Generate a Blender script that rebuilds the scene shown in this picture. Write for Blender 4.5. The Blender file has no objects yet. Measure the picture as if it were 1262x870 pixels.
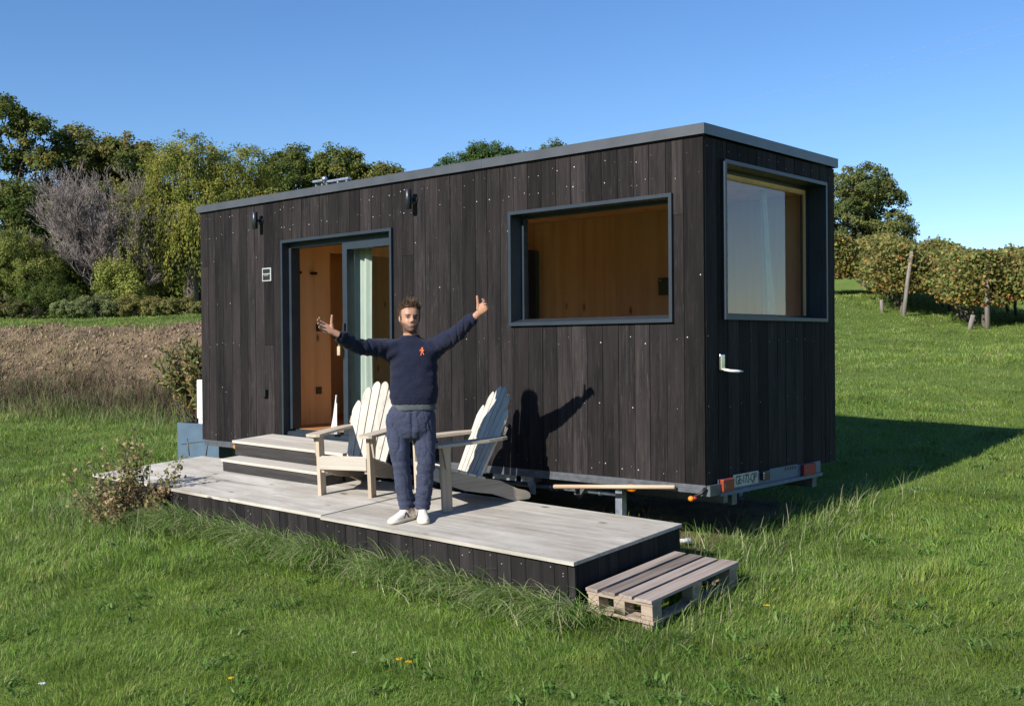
import bpy, bmesh, math, random
import numpy as np
from mathutils import Vector, Matrix, noise as mnoise
rnd = random.Random(7)
rng = np.random.default_rng(11)
S = bpy.context.scene
COL = S.collection
R = math.radians

# ------------------------------------------------------------------ world, sun, camera
SUN_DIR = Vector((0.06, 1.0, -0.582)).normalized()
W = bpy.data.worlds.new("World"); S.world = W; W.use_nodes = True
nt = W.node_tree; bg = nt.nodes["Background"]
sky = nt.nodes.new("ShaderNodeTexSky"); sky.sky_type = 'NISHITA'; sky.sun_disc = False
to_sun = -SUN_DIR
sky.sun_elevation = math.asin(to_sun.z)
sky.sun_rotation = math.atan2(to_sun.x, to_sun.y)
sky.altitude = 0; sky.air_density = 1.0; sky.dust_density = 0.0; sky.ozone_density = 5.0
hs = nt.nodes.new('ShaderNodeHueSaturation'); hs.inputs['Saturation'].default_value = 1.12; hs.inputs['Hue'].default_value = 0.506
nt.links.new(sky.outputs[0], hs.inputs['Color']); nt.links.new(hs.outputs[0], bg.inputs[0]); bg.inputs[1].default_value = 0.10
sl = bpy.data.lights.new("sun", 'SUN'); sl.energy = 4.9; sl.angle = R(0.53); sl.color = (1.0, 0.94, 0.85)
so = bpy.data.objects.new("sun", sl); COL.objects.link(so)
so.rotation_euler = SUN_DIR.to_track_quat('-Z', 'Y').to_euler()
cam = bpy.data.cameras.new("camera"); co = bpy.data.objects.new("camera", cam); COL.objects.link(co)
CP = Vector((4.58623, -7.38496, 1.11038))
cr = Vector((0.7449, 0.6672, -0.0085)); cu = Vector((0.0015, 0.0111, 1.0)); cf = Vector((-0.6672, 0.7448, -0.0069))
yaw, pitch, roll = 0.7304482, -0.0068636, -0.0085137
cf = Vector((-math.sin(yaw)*math.cos(pitch), math.cos(yaw)*math.cos(pitch), math.sin(pitch)))
r0 = Vector((math.cos(yaw), math.sin(yaw), 0)); u0 = r0.cross(cf)
cr = math.cos(roll)*r0 + math.sin(roll)*u0; cu = -math.sin(roll)*r0 + math.cos(roll)*u0
M = Matrix.Identity(4)
for i in range(3):
    M[i][0] = cr[i]; M[i][1] = cu[i]; M[i][2] = -cf[i]; M[i][3] = CP[i]
co.matrix_world = M
cam.sensor_fit = 'HORIZONTAL'; cam.sensor_width = 36; cam.lens = 36*1344.02/1262
cam.clip_start = 0.05; cam.clip_end = 2000
S.camera = co
S.render.engine = 'CYCLES'
S.view_settings.view_transform = 'Standard'; S.view_settings.look = 'None'
S.view_settings.gamma = 1; S.view_settings.use_curve_mapping = False
S.view_settings.exposure = 0.65
S.cycles.use_denoising = True
try: S.cycles.denoiser = 'OPENIMAGEDENOISE'
except Exception: pass
S.cycles.max_bounces = 8; S.cycles.diffuse_bounces = 4; S.cycles.transparent_max_bounces = 16
S.cycles.caustics_reflective = False; S.cycles.caustics_refractive = False
S.cycles.sample_clamp_indirect = 6

# ------------------------------------------------------------------ materials
def srgb(r, g, b):
    f = lambda c: (c/255/12.92 if c/255 <= 0.04045 else ((c/255+0.055)/1.055)**2.4)
    return (f(r), f(g), f(b), 1)
class NB:
    def __init__(s, name):
        s.m = bpy.data.materials.new(name); s.m.use_nodes = True
        s.t = s.m.node_tree; s.b = s.t.nodes["Principled BSDF"]; s.out = s.t.nodes["Material Output"]
    def n(s, typ, **kw):
        x = s.t.nodes.new(typ)
        for k, v in kw.items(): setattr(x, k, v)
        return x
    def l(s, a, b): s.t.links.new(a, b)
    def coords(s, scale=(1,1,1), rand=None):
        tc = s.n("ShaderNodeTexCoord"); mp = s.n("ShaderNodeMapping"); mp.inputs['Scale'].default_value = scale
        src = tc.outputs['Object']
        if rand:
            at = s.n("ShaderNodeAttribute", attribute_name=rand)
            ml = s.n("ShaderNodeMath", operation='MULTIPLY'); ml.inputs[1].default_value = 53.7; s.l(at.outputs['Fac'], ml.inputs[0])
            ad = s.n("ShaderNodeVectorMath", operation='ADD'); s.l(src, ad.inputs[0]); s.l(ml.outputs[0], ad.inputs[1]); src = ad.outputs[0]
        s.l(src, mp.inputs[0]); return mp.outputs[0]
    def noise(s, vec, scale, detail=4, rough=0.55, dist=0):
        x = s.n("ShaderNodeTexNoise"); x.inputs['Scale'].default_value = scale; x.inputs['Detail'].default_value = detail
        x.inputs['Roughness'].default_value = rough; x.inputs['Distortion'].default_value = dist
        if vec is not None: s.l(vec, x.inputs['Vector'])
        return x.outputs['Fac']
    def ramp(s, fac, stops):
        x = s.n("ShaderNodeValToRGB"); e = x.color_ramp.elements
        while len(e) < len(stops): e.new(0.5)
        for el, (p, c) in zip(e, stops): el.position = p; el.color = c if len(c) == 4 else (*c, 1)
        s.l(fac, x.inputs[0]); return x.outputs[0]
    def mix(s, fac, a, b, mode='MIX'):
        x = s.n("ShaderNodeMix", data_type='RGBA', blend_type=mode)
        for inp, v in ((x.inputs[0], fac), (x.inputs[6], a), (x.inputs[7], b)):
            if hasattr(v, 'links'): s.l(v, inp)
            elif isinstance(v, (int, float)): inp.default_value = v
            else: inp.default_value = v if len(v) == 4 else (*v, 1)
        return x.outputs[2]
    def attr(s, name): return s.n("ShaderNodeAttribute", attribute_name=name).outputs
    def bump(s, h, strength=0.3, dist=0.01):
        x = s.n("ShaderNodeBump"); x.inputs['Strength'].default_value = strength; x.inputs['Distance'].default_value = dist
        s.l(h, x.inputs['Height']); s.l(x.outputs[0], s.b.inputs['Normal'])
    def col(s, c):
        if hasattr(c, 'links'): s.l(c, s.b.inputs['Base Color'])
        else: s.b.inputs['Base Color'].default_value = c if len(c) == 4 else (*c, 1)
    def set(s, **kw):
        for k, v in kw.items(): s.b.inputs[k].default_value = v
def plain(name, c, rough=0.6, metal=0.0, var=0.25, scale=12, bump=0.0):
    n = NB(name); v = n.coords(); f = n.noise(v, scale, 5)
    a = tuple(x*(1-var) for x in c[:3]); b = tuple(min(1, x*(1+var)) for x in c[:3])
    n.col(n.ramp(f, [(0.3, a), (0.7, b)])); n.set(Roughness=rough, Metallic=metal)
    if bump: n.bump(n.noise(v, scale*4, 4), bump, 0.005)
    return n.m
def planks(name, dark, mid, light, axis='z', rough=0.75, streak=28, bump=0.35, tint=(0.6, 1.35), knots=0.0, weather=None):
    """wood with grain along an axis; every plank takes its own tone from the face attribute rnd"""
    n = NB(name)
    sc = {'x': (0.045, 1, 1), 'y': (1, 0.045, 1), 'z': (1, 1, 0.045)}[axis]
    v = n.coords(sc, 'rnd')
    g = n.noise(v, streak, 6, 0.65, 0.4)
    c = n.ramp(g, [(0.28, dark), (0.5, mid), (0.74, light)])
    v2 = n.coords(tuple(0.25 if q < 1 else 1 for q in sc), 'rnd')
    blot = n.noise(v2, 5.0, 4)
    c = n.mix(n.ramp(blot, [(0.35, (0, 0, 0)), (0.7, (1, 1, 1))]), c, n.mix(0.6, c, light), 'MIX')
    if weather is not None:
        wv = n.noise(v, streak*2.7, 3, 0.7)
        c = n.mix(n.ramp(wv, [(0.60, (0, 0, 0)), (0.76, (1, 1, 1))]), c, weather)
    if knots:
        vo = n.n("ShaderNodeTexVoronoi", feature='F1'); vo.inputs['Scale'].default_value = knots
        s3 = tuple(0.45 if q < 1 else 1 for q in sc)
        n.l(n.coords(s3, 'rnd'), vo.inputs['Vector'])
        c = n.mix(n.ramp(vo.outputs['Distance'], [(0.05, (1, 1, 1)), (0.13, (0, 0, 0))]), c, tuple(x*0.35 for x in dark[:3]))
    a = n.attr('rnd')['Fac']
    tn = n.ramp(a, [(0, (tint[0],)*3), (1, (tint[1],)*3)])
    c = n.mix(1.0, c, tn, 'MULTIPLY')
    n.col(c); n.set(Roughness=rough); n.b.inputs['Specular IOR Level'].default_value = 0.15
    n.bump(g, bump, 0.006)
    return n.m
MAT = {}
MAT['clad'] = planks('charred cladding', (0.0038, 0.0036, 0.0044), (0.0112, 0.0097, 0.0105), (0.032, 0.0268, 0.0262), 'z', 0.8, 38, 0.6, (0.5, 1.5), weather=(0.060, 0.056, 0.056))
MAT['skirt'] = planks('dark stained skirting', (0.006, 0.0057, 0.0064), (0.014, 0.0127, 0.0134), (0.032, 0.029, 0.029), 'z', 0.75, 24, 0.4, (0.65, 1.3))
MAT['riser'] = planks('dark stained riser', (0.018, 0.0175, 0.019), (0.036, 0.035, 0.037), (0.075, 0.07, 0.067), 'x', 0.75, 24, 0.4, (0.8, 1.2))
MAT['deck'] = planks('weathered grey deck wood', (0.28, 0.26, 0.228), (0.455, 0.432, 0.388), (0.58, 0.558, 0.515), 'x', 0.8, 16, 0.4, (0.86, 1.1), knots=4.5, weather=(0.24, 0.205, 0.17))
def stain(m, sc, lo, hi):
    t = m.node_tree; b = t.nodes["Principled BSDF"]; src = b.inputs['Base Color'].links[0].from_socket
    tc = t.nodes.new("ShaderNodeTexCoord"); mp = t.nodes.new("ShaderNodeMapping"); mp.inputs['Scale'].default_value = sc; t.links.new(tc.outputs['Object'], mp.inputs[0])
    no = t.nodes.new("ShaderNodeTexNoise"); no.inputs['Scale'].default_value = 1.6; no.inputs['Detail'].default_value = 7; no.inputs['Roughness'].default_value = 0.68; t.links.new(mp.outputs[0], no.inputs['Vector'])
    ra = t.nodes.new("ShaderNodeValToRGB"); ra.color_ramp.elements[0].position = 0.36; ra.color_ramp.elements[0].color = (*lo, 1); ra.color_ramp.elements[1].position = 0.62; ra.color_ramp.elements[1].color = (*hi, 1); t.links.new(no.outputs['Fac'], ra.inputs[0])
    mx = t.nodes.new("ShaderNodeMix"); mx.data_type = 'RGBA'; mx.blend_type = 'MULTIPLY'; mx.inputs[0].default_value = 1; t.links.new(src, mx.inputs[6]); t.links.new(ra.outputs[0], mx.inputs[7]); t.links.new(mx.outputs[2], b.inputs['Base Color'])
stain(MAT['deck'], (0.7, 1.6, 1), (0.74, 0.71, 0.67), (1.06, 1.06, 1.05))
MAT['tread'] = planks('pale step tread', (0.32, 0.285, 0.235), (0.47, 0.43, 0.37), (0.58, 0.545, 0.49), 'x', 0.8, 20, 0.3, (0.9, 1.08))
MAT['pallet'] = planks('weathered pallet wood', (0.11, 0.085, 0.07), (0.225, 0.185, 0.16), (0.35, 0.30, 0.27), 'y', 0.85, 22, 0.6, (0.65, 1.25), knots=3.0)
MAT['palletx'] = planks('weathered pallet cross wood', (0.15, 0.11, 0.085), (0.30, 0.23, 0.175), (0.42, 0.345, 0.27), 'x', 0.85, 22, 0.5, (0.8, 1.15), knots=3.0)
MAT['chair'] = planks('grey weathered chair wood', (0.26, 0.21, 0.15), (0.40, 0.33, 0.25), (0.52, 0.45, 0.36), 'z', 0.75, 26, 0.3, (0.85, 1.1))
MAT['chairw'] = planks('silver white chair wood', (0.33, 0.285, 0.225), (0.47, 0.435, 0.375), (0.57, 0.54, 0.485), 'z', 0.7, 26, 0.25, (0.85, 1.05), weather=(0.5, 0.42, 0.33))
MAT['chairy'] = planks('chair wood lengthwise', (0.24, 0.20, 0.15), (0.38, 0.32, 0.25), (0.50, 0.44, 0.36), 'y', 0.75, 26, 0.3, (0.85, 1.1))
MAT['chairx'] = planks('pale chair wood crosswise', (0.34, 0.29, 0.22), (0.47, 0.425, 0.355), (0.57, 0.53, 0.465), 'x', 0.75, 26, 0.3, (0.85, 1.1))
MAT['pine'] = planks('interior pine board', (0.50, 0.295, 0.13), (0.66, 0.415, 0.20), (0.74, 0.51, 0.275), 'z', 0.55, 9, 0.1, (0.85, 1.12), knots=4.5)
MAT['pinefloor'] = planks('interior wood floor', (0.26, 0.11, 0.04), (0.40, 0.20, 0.08), (0.50, 0.27, 0.12), 'x', 0.45, 12, 0.1, (0.85, 1.1), knots=2)
MAT['pole'] = planks('bare timber pole', (0.35, 0.24, 0.15), (0.5, 0.37, 0.25), (0.62, 0.49, 0.36), 'x', 0.7, 30, 0.3, (0.9, 1.1))
MAT['post'] = planks('grey vineyard post', (0.08, 0.07, 0.06), (0.17, 0.15, 0.135), (0.28, 0.26, 0.235), 'z', 0.85, 20, 0.6, (0.8, 1.1))
MAT['frame'] = plain('anthracite aluminium', (0.029, 0.041, 0.055), 0.42, 0.25, 0.12, 6)
MAT['fascia'] = plain('zinc grey fascia', (0.085, 0.093, 0.105), 0.4, 0.3, 0.15, 4)
MAT['roof'] = plain('dark roof sheet', (0.09, 0.095, 0.105), 0.6, 0.0, 0.3, 3)
MAT['steel'] = plain('galvanised steel', (0.36, 0.40, 0.46), 0.45, 0.75, 0.3, 18)
MAT['dsteel'] = plain('dull painted steel', (0.10, 0.11, 0.125), 0.55, 0.4, 0.3, 12)
MAT['black'] = plain('black plastic', (0.012, 0.012, 0.014), 0.5, 0, 0.2)
MAT['lamp'] = plain('black lamp metal', (0.022, 0.026, 0.032), 0.35, 0.3, 0.2)
MAT['white'] = plain('white plastic', (0.78, 0.78, 0.77), 0.5, 0, 0.04)
MAT['plate'] = plain('white number plate', (0.36, 0.38, 0.37), 0.4, 0, 0.08)
MAT['bumper'] = plain('pale blue grey bumper', (0.075, 0.115, 0.19), 0.5, 0.1, 0.12)
MAT['red'] = plain('red lens', (0.22, 0.006, 0.006), 0.55, 0, 0.2)
MAT['redor'] = plain('red orange lens', (0.24, 0.03, 0.008), 0.5, 0, 0.25)
MAT['orange'] = plain('amber lens', (0.62, 0.20, 0.012), 0.2, 0, 0.2)
MAT['nail'] = plain('bright nail heads', (0.40, 0.38, 0.36), 0.45, 0.3, 0.4)
MAT['planter'] = plain('blue grey painted planter', (0.070, 0.115, 0.165), 0.55, 0, 0.15, 5)
MAT['tyre'] = plain('tyre rubber', (0.018, 0.018, 0.018), 0.8)
MAT['chrome'] = plain('bright chrome', (0.8, 0.82, 0.85), 0.18, 1.0, 0.05)
MAT['soilpot'] = plain('potting soil', (0.04, 0.028, 0.02), 0.95, 0, 0.5, 30)
MAT['keytag'] = plain('wooden key tag', (0.5, 0.36, 0.22), 0.6)
MAT['cable'] = plain('grey cable', (0.28, 0.33, 0.40), 0.7)
MAT['skirtnail'] = MAT['nail']
def cloth(name, c, var=0.25, rough=0.9, bump=0.25, sc=9, sheen=0.2):
    n = NB(name); v = n.coords(); f = n.noise(v, sc, 5, 0.6)
    n.col(n.ramp(f, [(0.3, tuple(x*(1-var) for x in c)), (0.7, tuple(x*(1+var) for x in c))]))
    n.set(Roughness=rough); n.b.inputs['Sheen Weight'].default_value = sheen; n.b.inputs['Specular IOR Level'].default_value = 0.15
    n.bump(n.noise(v, sc*2.5, 6, 0.65, 1.0), bump, 0.03); return n.m
MAT['sweat'] = cloth('navy sweatshirt knit', (0.0125, 0.0155, 0.034), 0.2, 0.95, 0.35, 8, 0.08)
MAT['trouser'] = cloth('blue chino cotton', (0.044, 0.052, 0.088), 0.2, 0.9, 0.5, 9, 0.05)
MAT['tshirt'] = cloth('grey tee cotton', (0.075, 0.085, 0.095), 0.2)
MAT['curtain'] = cloth('white linen curtain', (0.50, 0.52, 0.49), 0.06, 0.9, 0.05, 5, 0.1)
MAT['beige'] = cloth('beige linen curtain', (0.48, 0.38, 0.26), 0.12, 0.9, 0.1, 9, 0.1)
MAT['shoe'] = plain('off white leather', (0.68, 0.63, 0.55), 0.5, 0, 0.1, 20)
MAT['sole'] = plain('cream rubber sole', (0.60, 0.53, 0.42), 0.6, 0, 0.1)
MAT['emblem'] = plain('orange embroidery', (0.80, 0.16, 0.05), 0.8, 0, 0.15, 60)
def colour_attr(name, rough=0.6, sss=0.0, transl=0.0, spec=0.3, var=0.0, tint=(1, 1, 1)):
    n = NB(name); a = n.attr('col')['Color']
    c = a
    if var:
        v = n.coords(); f = n.noise(v, 40, 3); c = n.mix(1.0, a, n.ramp(f, [(0.3, (1-var,)*3), (0.7, (1+var,)*3)]), 'MULTIPLY')
    n.col(c); n.set(Roughness=rough); n.b.inputs['Specular IOR Level'].default_value = spec
    if sss: n.b.inputs['Subsurface Weight'].default_value = sss; n.b.inputs['Subsurface Radius'].default_value = (0.012, 0.005, 0.003)
    if transl:
        t = n.n("ShaderNodeBsdfTranslucent"); n.l(c, t.inputs[0])
        mx = n.n("ShaderNodeMixShader"); mx.inputs[0].default_value = transl
        n.l(n.b.outputs[0], mx.inputs[1]); n.l(t.outputs[0], mx.inputs[2]); n.l(mx.outputs[0], n.out.inputs[0])
    return n.m
MAT['skin'] = colour_attr('skin', 0.5, 0.15, var=0.05)
MAT['hair'] = colour_attr('brown hair', 0.5)
MAT['leaf'] = colour_attr('leaves', 0.7, transl=0.4, spec=0.12)
MAT['grass'] = colour_attr('grass blades', 0.55, transl=0.35, spec=0.25)
MAT['twig'] = colour_attr('twigs', 0.85, spec=0.1)
MAT['petal'] = colour_attr('petals', 0.6, transl=0.2)
n = NB('bark'); v = n.coords((1, 1, 0.25)); f = n.noise(v, 14, 5); n.col(n.ramp(f, [(0.3, (0.05, 0.04, 0.03)), (0.7, (0.16, 0.135, 0.105))])); n.set(Roughness=0.9); n.bump(f, 0.6, 0.03); MAT['bark'] = n.m
def glass(name, tint, ior=1.75, rough=0.0):
    n = NB(name); t = n.t
    fr = n.n("ShaderNodeFresnel"); fr.inputs[0].default_value = ior
    tr = n.n("ShaderNodeBsdfTransparent"); tr.inputs[0].default_value = (*tint, 1)
    gl = n.n("ShaderNodeBsdfGlossy"); gl.inputs['Roughness'].default_value = rough
    mx = n.n("ShaderNodeMixShader"); ge = n.n("ShaderNodeNewGeometry"); sb = n.n("ShaderNodeMath", operation='SUBTRACT'); sb.inputs[0].default_value = 1; n.l(ge.outputs['Backfacing'], sb.inputs[1]); ml = n.n("ShaderNodeMath", operation='MULTIPLY'); n.l(fr.outputs[0], ml.inputs[0]); n.l(sb.outputs[0], ml.inputs[1])
    n.l(ml.outputs[0], mx.inputs[0]); n.l(tr.outputs[0], mx.inputs[1]); n.l(gl.outputs[0], mx.inputs[2]); n.l(mx.outputs[0], n.out.inputs[0])
    return n.m
MAT['glass'] = glass('window glass', (0.95, 0.96, 0.945), 1.42)
MAT['glassdoor'] = glass('door glass', (0.965, 0.985, 0.975), 1.42)
MAT['glassend'] = glass('coated window glass', (0.95, 0.96, 0.96), 1.95)

# ------------------------------------------------------------------ mesh builder
class MB:
    def __init__(s): s.v = []; s.f = []; s.mi = []; s.r = []; s.sm = []
    def add(s, vs, fs, mi=0, r=None, smooth=False):
        o = len(s.v); s.v += [tuple(q) for q in vs]; r = rnd.random() if r is None else r
        for f in fs: s.f.append([i+o for i in f]); s.mi.append(mi); s.r.append(r); s.sm.append(smooth)
    def box(s, x0, x1, y0, y1, z0, z1, mi=0, r=None, bev=0.0, T=None):
        if bev > 0:
            bm = bmesh.new(); bmesh.ops.create_cube(bm, size=1)
            for q in bm.verts: q.co = ((x0+x1)/2+q.co.x*(x1-x0), (y0+y1)/2+q.co.y*(y1-y0), (z0+z1)/2+q.co.z*(z1-z0))
            bmesh.ops.bevel(bm, geom=bm.edges[:], offset=bev, segments=2, affect='EDGES', profile=0.6)
            bm.verts.index_update(); vs = [q.co.copy() for q in bm.verts]; fs = [[q.index for q in f.verts] for f in bm.faces]; bm.free()
        else:
            vs = [Vector(q) for q in ((x0,y0,z0),(x1,y0,z0),(x1,y1,z0),(x0,y1,z0),(x0,y0,z1),(x1,y0,z1),(x1,y1,z1),(x0,y1,z1))]
            fs = [(0,3,2,1),(4,5,6,7),(0,1,5,4),(1,2,6,5),(2,3,7,6),(3,0,4,7)]
        if T is not None: vs = [T @ Vector(q) for q in vs]
        s.add(vs, fs, mi, r); return s
    def tube(s, pts, rad, seg=10, mi=0, r=None, cap=True, up=None, smooth=True):
        """rad: float or list of float / (a,b)"""
        pts = [Vector(p) for p in pts]; n = len(pts)
        rads = rad if isinstance(rad, (list, tuple)) and len(rad) == n else [rad]*n
        vs = []; t0 = None; nrm = None
        for i, p in enumerate(pts):
            t = (pts[min(i+1, n-1)] - pts[max(i-1, 0)]).normalized()
            if nrm is None:
                a = Vector(up) if up is not None else (Vector((0,0,1)) if abs(t.z) < 0.9 else Vector((0,1,0)))
                nrm = (a - t*a.dot(t)).normalized()
            else: nrm = (nrm - t*nrm.dot(t)).normalized()
            b = t.cross(nrm); q = rads[i]; ra, rb = q if isinstance(q, (tuple, list)) else (q, q)
            for k in range(seg):
                a = 2*math.pi*k/seg; vs.append(p + nrm*math.cos(a)*ra + b*math.sin(a)*rb)
        fs = [(i*seg+k, i*seg+(k+1) % seg, (i+1)*seg+(k+1) % seg, (i+1)*seg+k) for i in range(n-1) for k in range(seg)]
        if cap: fs += [tuple(range(seg))[::-1], tuple((n-1)*seg+k for k in range(seg))]
        s.add(vs, fs, mi, r, smooth); return s
    def rings(s, rings, seg=28, mi=0, r=None, p=2.0, cap=True):
        """rings: (cx,cy,z,rx,ry)"""
        vs = []
        for cx, cy, z, rx, ry in rings:
            for k in range(seg):
                a = 2*math.pi*k/seg; c, q = math.cos(a), math.sin(a)
                vs.append((cx+rx*math.copysign(abs(c)**(2/p), c), cy+ry*math.copysign(abs(q)**(2/p), q), z))
        n = len(rings)
        fs = [(i*seg+k, i*seg+(k+1) % seg, (i+1)*seg+(k+1) % seg, (i+1)*seg+k) for i in range(n-1) for k in range(seg)]
        if cap: fs += [tuple(range(seg))[::-1], tuple((n-1)*seg+k for k in range(seg))]
        s.add(vs, fs, mi, r, True); return s
    def prism(s, poly, t0, t1, plane='yz', mi=0, r=None, T=None):
        """polygon extruded along the axis missing from plane"""
        f = {'yz': lambda a, b, t: (t, a, b), 'xz': lambda a, b, t: (a, t, b), 'xy': lambda a, b, t: (a, b, t)}[plane]
        n = len(poly); vs = [Vector(f(a, b, t0)) for a, b in poly] + [Vector(f(a, b, t1)) for a, b in poly]
        if T is not None: vs = [T @ q for q in vs]
        fs = [tuple(range(n))[::-1], tuple(range(n, 2*n))] + [(i, (i+1) % n, n+(i+1) % n, n+i) for i in range(n)]
        s.add(vs, fs, mi, r); return s
    def ball(s, c, rx, ry=None, rz=None, seg=14, rg=9, mi=0, r=None):
        ry = ry or rx; rz = rz or rx; c = Vector(c); vs = [c+Vector((0,0,rz))]
        for i in range(1, rg):
            th = math.pi*i/rg
            for k in range(seg):
                a = 2*math.pi*k/seg; vs.append(c+Vector((rx*math.sin(th)*math.cos(a), ry*math.sin(th)*math.sin(a), rz*math.cos(th))))
        vs.append(c-Vector((0,0,rz))); L = len(vs)-1
        fs = [(0, 1+k, 1+(k+1) % seg) for k in range(seg)]
        for i in range(rg-2):
            fs += [(1+i*seg+k, 1+(i+1)*seg+k, 1+(i+1)*seg+(k+1) % seg, 1+i*seg+(k+1) % seg) for k in range(seg)]
        fs += [(L, 1+(rg-2)*seg+(k+1) % seg, 1+(rg-2)*seg+k) for k in range(seg)]
        s.add(vs, fs, mi, r, True); return s
    def build(s, name, mats, parent=None):
        me = bpy.data.meshes.new(name); me.from_pydata(s.v, [], s.f)
        for m in (mats if isinstance(mats, (list, tuple)) else [mats]): me.materials.append(MAT[m] if isinstance(m, str) else m)
        me.polygons.foreach_set('material_index', s.mi); me.polygons.foreach_set('use_smooth', s.sm)
        a = me.attributes.new('rnd', 'FLOAT', 'FACE'); a.data.foreach_set('value', s.r)
        me.update(); bm = bmesh.new(); bm.from_mesh(me); bmesh.ops.recalc_face_normals(bm, faces=bm.faces[:]); bm.to_mesh(me); bm.free()
        return link(name, me, parent)
def link(name, data, parent=None):
    o = bpy.data.objects.new(name, data); COL.objects.link(o)
    if parent is not None: o.parent = parent
    return o
def tag(o, label=None, cat=None, group=None, kind=None):
    if label: o['label'] = label
    if cat: o['category'] = cat
    if group: o['group'] = group
    if kind: o['kind'] = kind
    return o
def thing(name, label, cat, loc=(0,0,0), rot=(0,0,0), group=None):
    o = bpy.data.objects.new(name, None); COL.objects.link(o); o.empty_display_size = 0.1
    o.location = loc; o.rotation_euler = rot
    return tag(o, label, cat, group)
def np_mesh(name, verts, faces_flat, loop_tot, mat, parent=None, col=None, smooth=False, col_per='POINT'):
    """fast mesh: verts (N,3); faces_flat flat index array; loop_tot per face"""
    me = bpy.data.meshes.new(name); nv = len(verts); nf = len(loop_tot)
    me.vertices.add(nv); me.vertices.foreach_set('co', np.asarray(verts, np.float32).ravel())
    me.loops.add(len(faces_flat)); me.loops.foreach_set('vertex_index', np.asarray(faces_flat, np.int32))
    me.polygons.add(nf); ls = np.concatenate([[0], np.cumsum(loop_tot)[:-1]])
    me.polygons.foreach_set('loop_start', ls.astype(np.int32))
    if smooth: me.polygons.foreach_set('use_smooth', np.ones(nf, bool))
    me.update(calc_edges=True)
    if col is not None:
        a = me.attributes.new('col', 'FLOAT_COLOR', col_per)
        c = np.concatenate([np.asarray(col, np.float32), np.ones((len(col), 1), np.float32)], 1); a.data.foreach_set('color', c.ravel())
    me.materials.append(MAT[mat]); me.validate()
    return link(name, me, parent)
def unit(a): return a/np.maximum(np.linalg.norm(a, axis=-1, keepdims=True), 1e-9)

# ------------------------------------------------------------------ terrain
def sstep(a, b, x): t = np.clip((x-a)/(b-a), 0, 1); return t*t*(3-2*t)
def vnoise(x, y, sc, seed=0):
    x = np.asarray(x, float)/sc; y = np.asarray(y, float)/sc
    xi = np.floor(x).astype(np.int64); yi = np.floor(y).astype(np.int64); fx = x-xi; fy = y-yi
    fx = fx*fx*(3-2*fx); fy = fy*fy*(3-2*fy)
    def h(i, j):
        q = (i*374761393 + j*668265263 + seed*974711) & 0x7fffffff; q = ((q ^ (q >> 13))*1274126177) & 0x7fffffff
        return ((q ^ (q >> 16)) & 0xffff)/65535.0
    return (h(xi, yi)*(1-fx)+h(xi+1, yi)*fx)*(1-fy) + (h(xi, yi+1)*(1-fx)+h(xi+1, yi+1)*fx)*fy
def bank_mask(x, y):
    """0..1 across the ploughed bank at the left"""
    y0 = 2.0 + 0.17*(x+13)
    t = (y-y0)/4.6
    side = 1 - sstep(-11.5, -7.0, x)
    return t, side
def ground_z(x, y, rough=True):
    x = np.asarray(x, float); y = np.asarray(y, float)
    ye = np.where(y < 40, y, 40 + 12*(1-np.exp(-(np.maximum(y, 40)-40)/12)))
    ye = ye - 0.05*np.maximum(y-80, 0)
    xe = np.where(x > -34, x, -34 - 10*(1-np.exp(-(-34-np.minimum(x, -34))/10)))
    z = -0.60 + 0.085*ye - 0.025*np.minimum(xe, 6) - 0.075*np.maximum(x-5, 0)*sstep(5, 12, x)
    z = z + 0.46*np.maximum(np.minimum(-y, 120)-26, 0)*(1-sstep(40, 120, x))      # unseen hill behind the viewer, added to darken the window reflections
    t, side = bank_mask(x, y)
    z = z + 1.3*sstep(0, 1, t)*side
    z = z - side*0.03*np.maximum(t-1, 0)*4.6*(t < 12)
    z = z + 0.06*(vnoise(x, y, 2.3, 3)-0.5) + 0.025*(vnoise(x, y, 0.7, 5)-0.5)
    if rough:
        soil = soil_mask(x, y)
        z = z + soil*(0.13*(vnoise(x, y, 0.9, 8)-0.5) + 0.20*(vnoise(x, y, 0.42, 9)-0.5)*vnoise(x, y, 1.6, 12) + 0.16*(vnoise(x, y, 0.24, 10)-0.5)*(0.4+vnoise(x, y, 0.7, 14)))
    return z
def soil_mask(x, y):
    t, side = bank_mask(x, y)
    w = (vnoise(x, y, 1.1, 21)-0.5)*0.22
    return sstep(-0.04, 0.14, t+w)*(1-sstep(0.98, 1.06, t+w*0.5))*np.clip(side*1.6, 0, 1)
def geo(a, b, n): # geometric spacing from a out to b
    return a + (b-a)*((np.linspace(0, 1, n+1)[1:])**2.6)
xs = np.concatenate([geo(-42, -320, 26)[::-1], np.arange(-42, -6, 0.14), np.arange(-6, 10, 0.25), geo(10, 320, 30)])
ys = np.concatenate([geo(-9, -220, 26)[::-1], np.arange(-9, 0, 0.25), np.arange(0, 9, 0.11), np.arange(9, 45, 0.8), geo(45, 320, 22)])
GX, GY = np.meshgrid(xs, ys); GZ = ground_z(GX, GY)
nx, ny = len(xs), len(ys)
idx = (np.arange(ny-1)[:, None]*nx + np.arange(nx-1)[None, :]).ravel()
fq = np.stack([idx, idx+1, idx+1+nx, idx+nx], 1)
sm = np.maximum(soil_mask(GX, GY), 0.95*sstep(-7.2, -6.8, GX)*(1-sstep(-0.3, 0.0, GX))*sstep(-0.1, 0.25, GY)*(1-sstep(1.9, 2.3, GY))).ravel()  # soil colour also painted under the cabin to deepen the shade there
n = NB('meadow ground'); v = n.coords()
g1 = n.noise(v, 0.55, 5); g2 = n.noise(v, 7.0, 6, 0.7); g3 = n.noise(v, 60, 4, 0.7)
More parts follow.
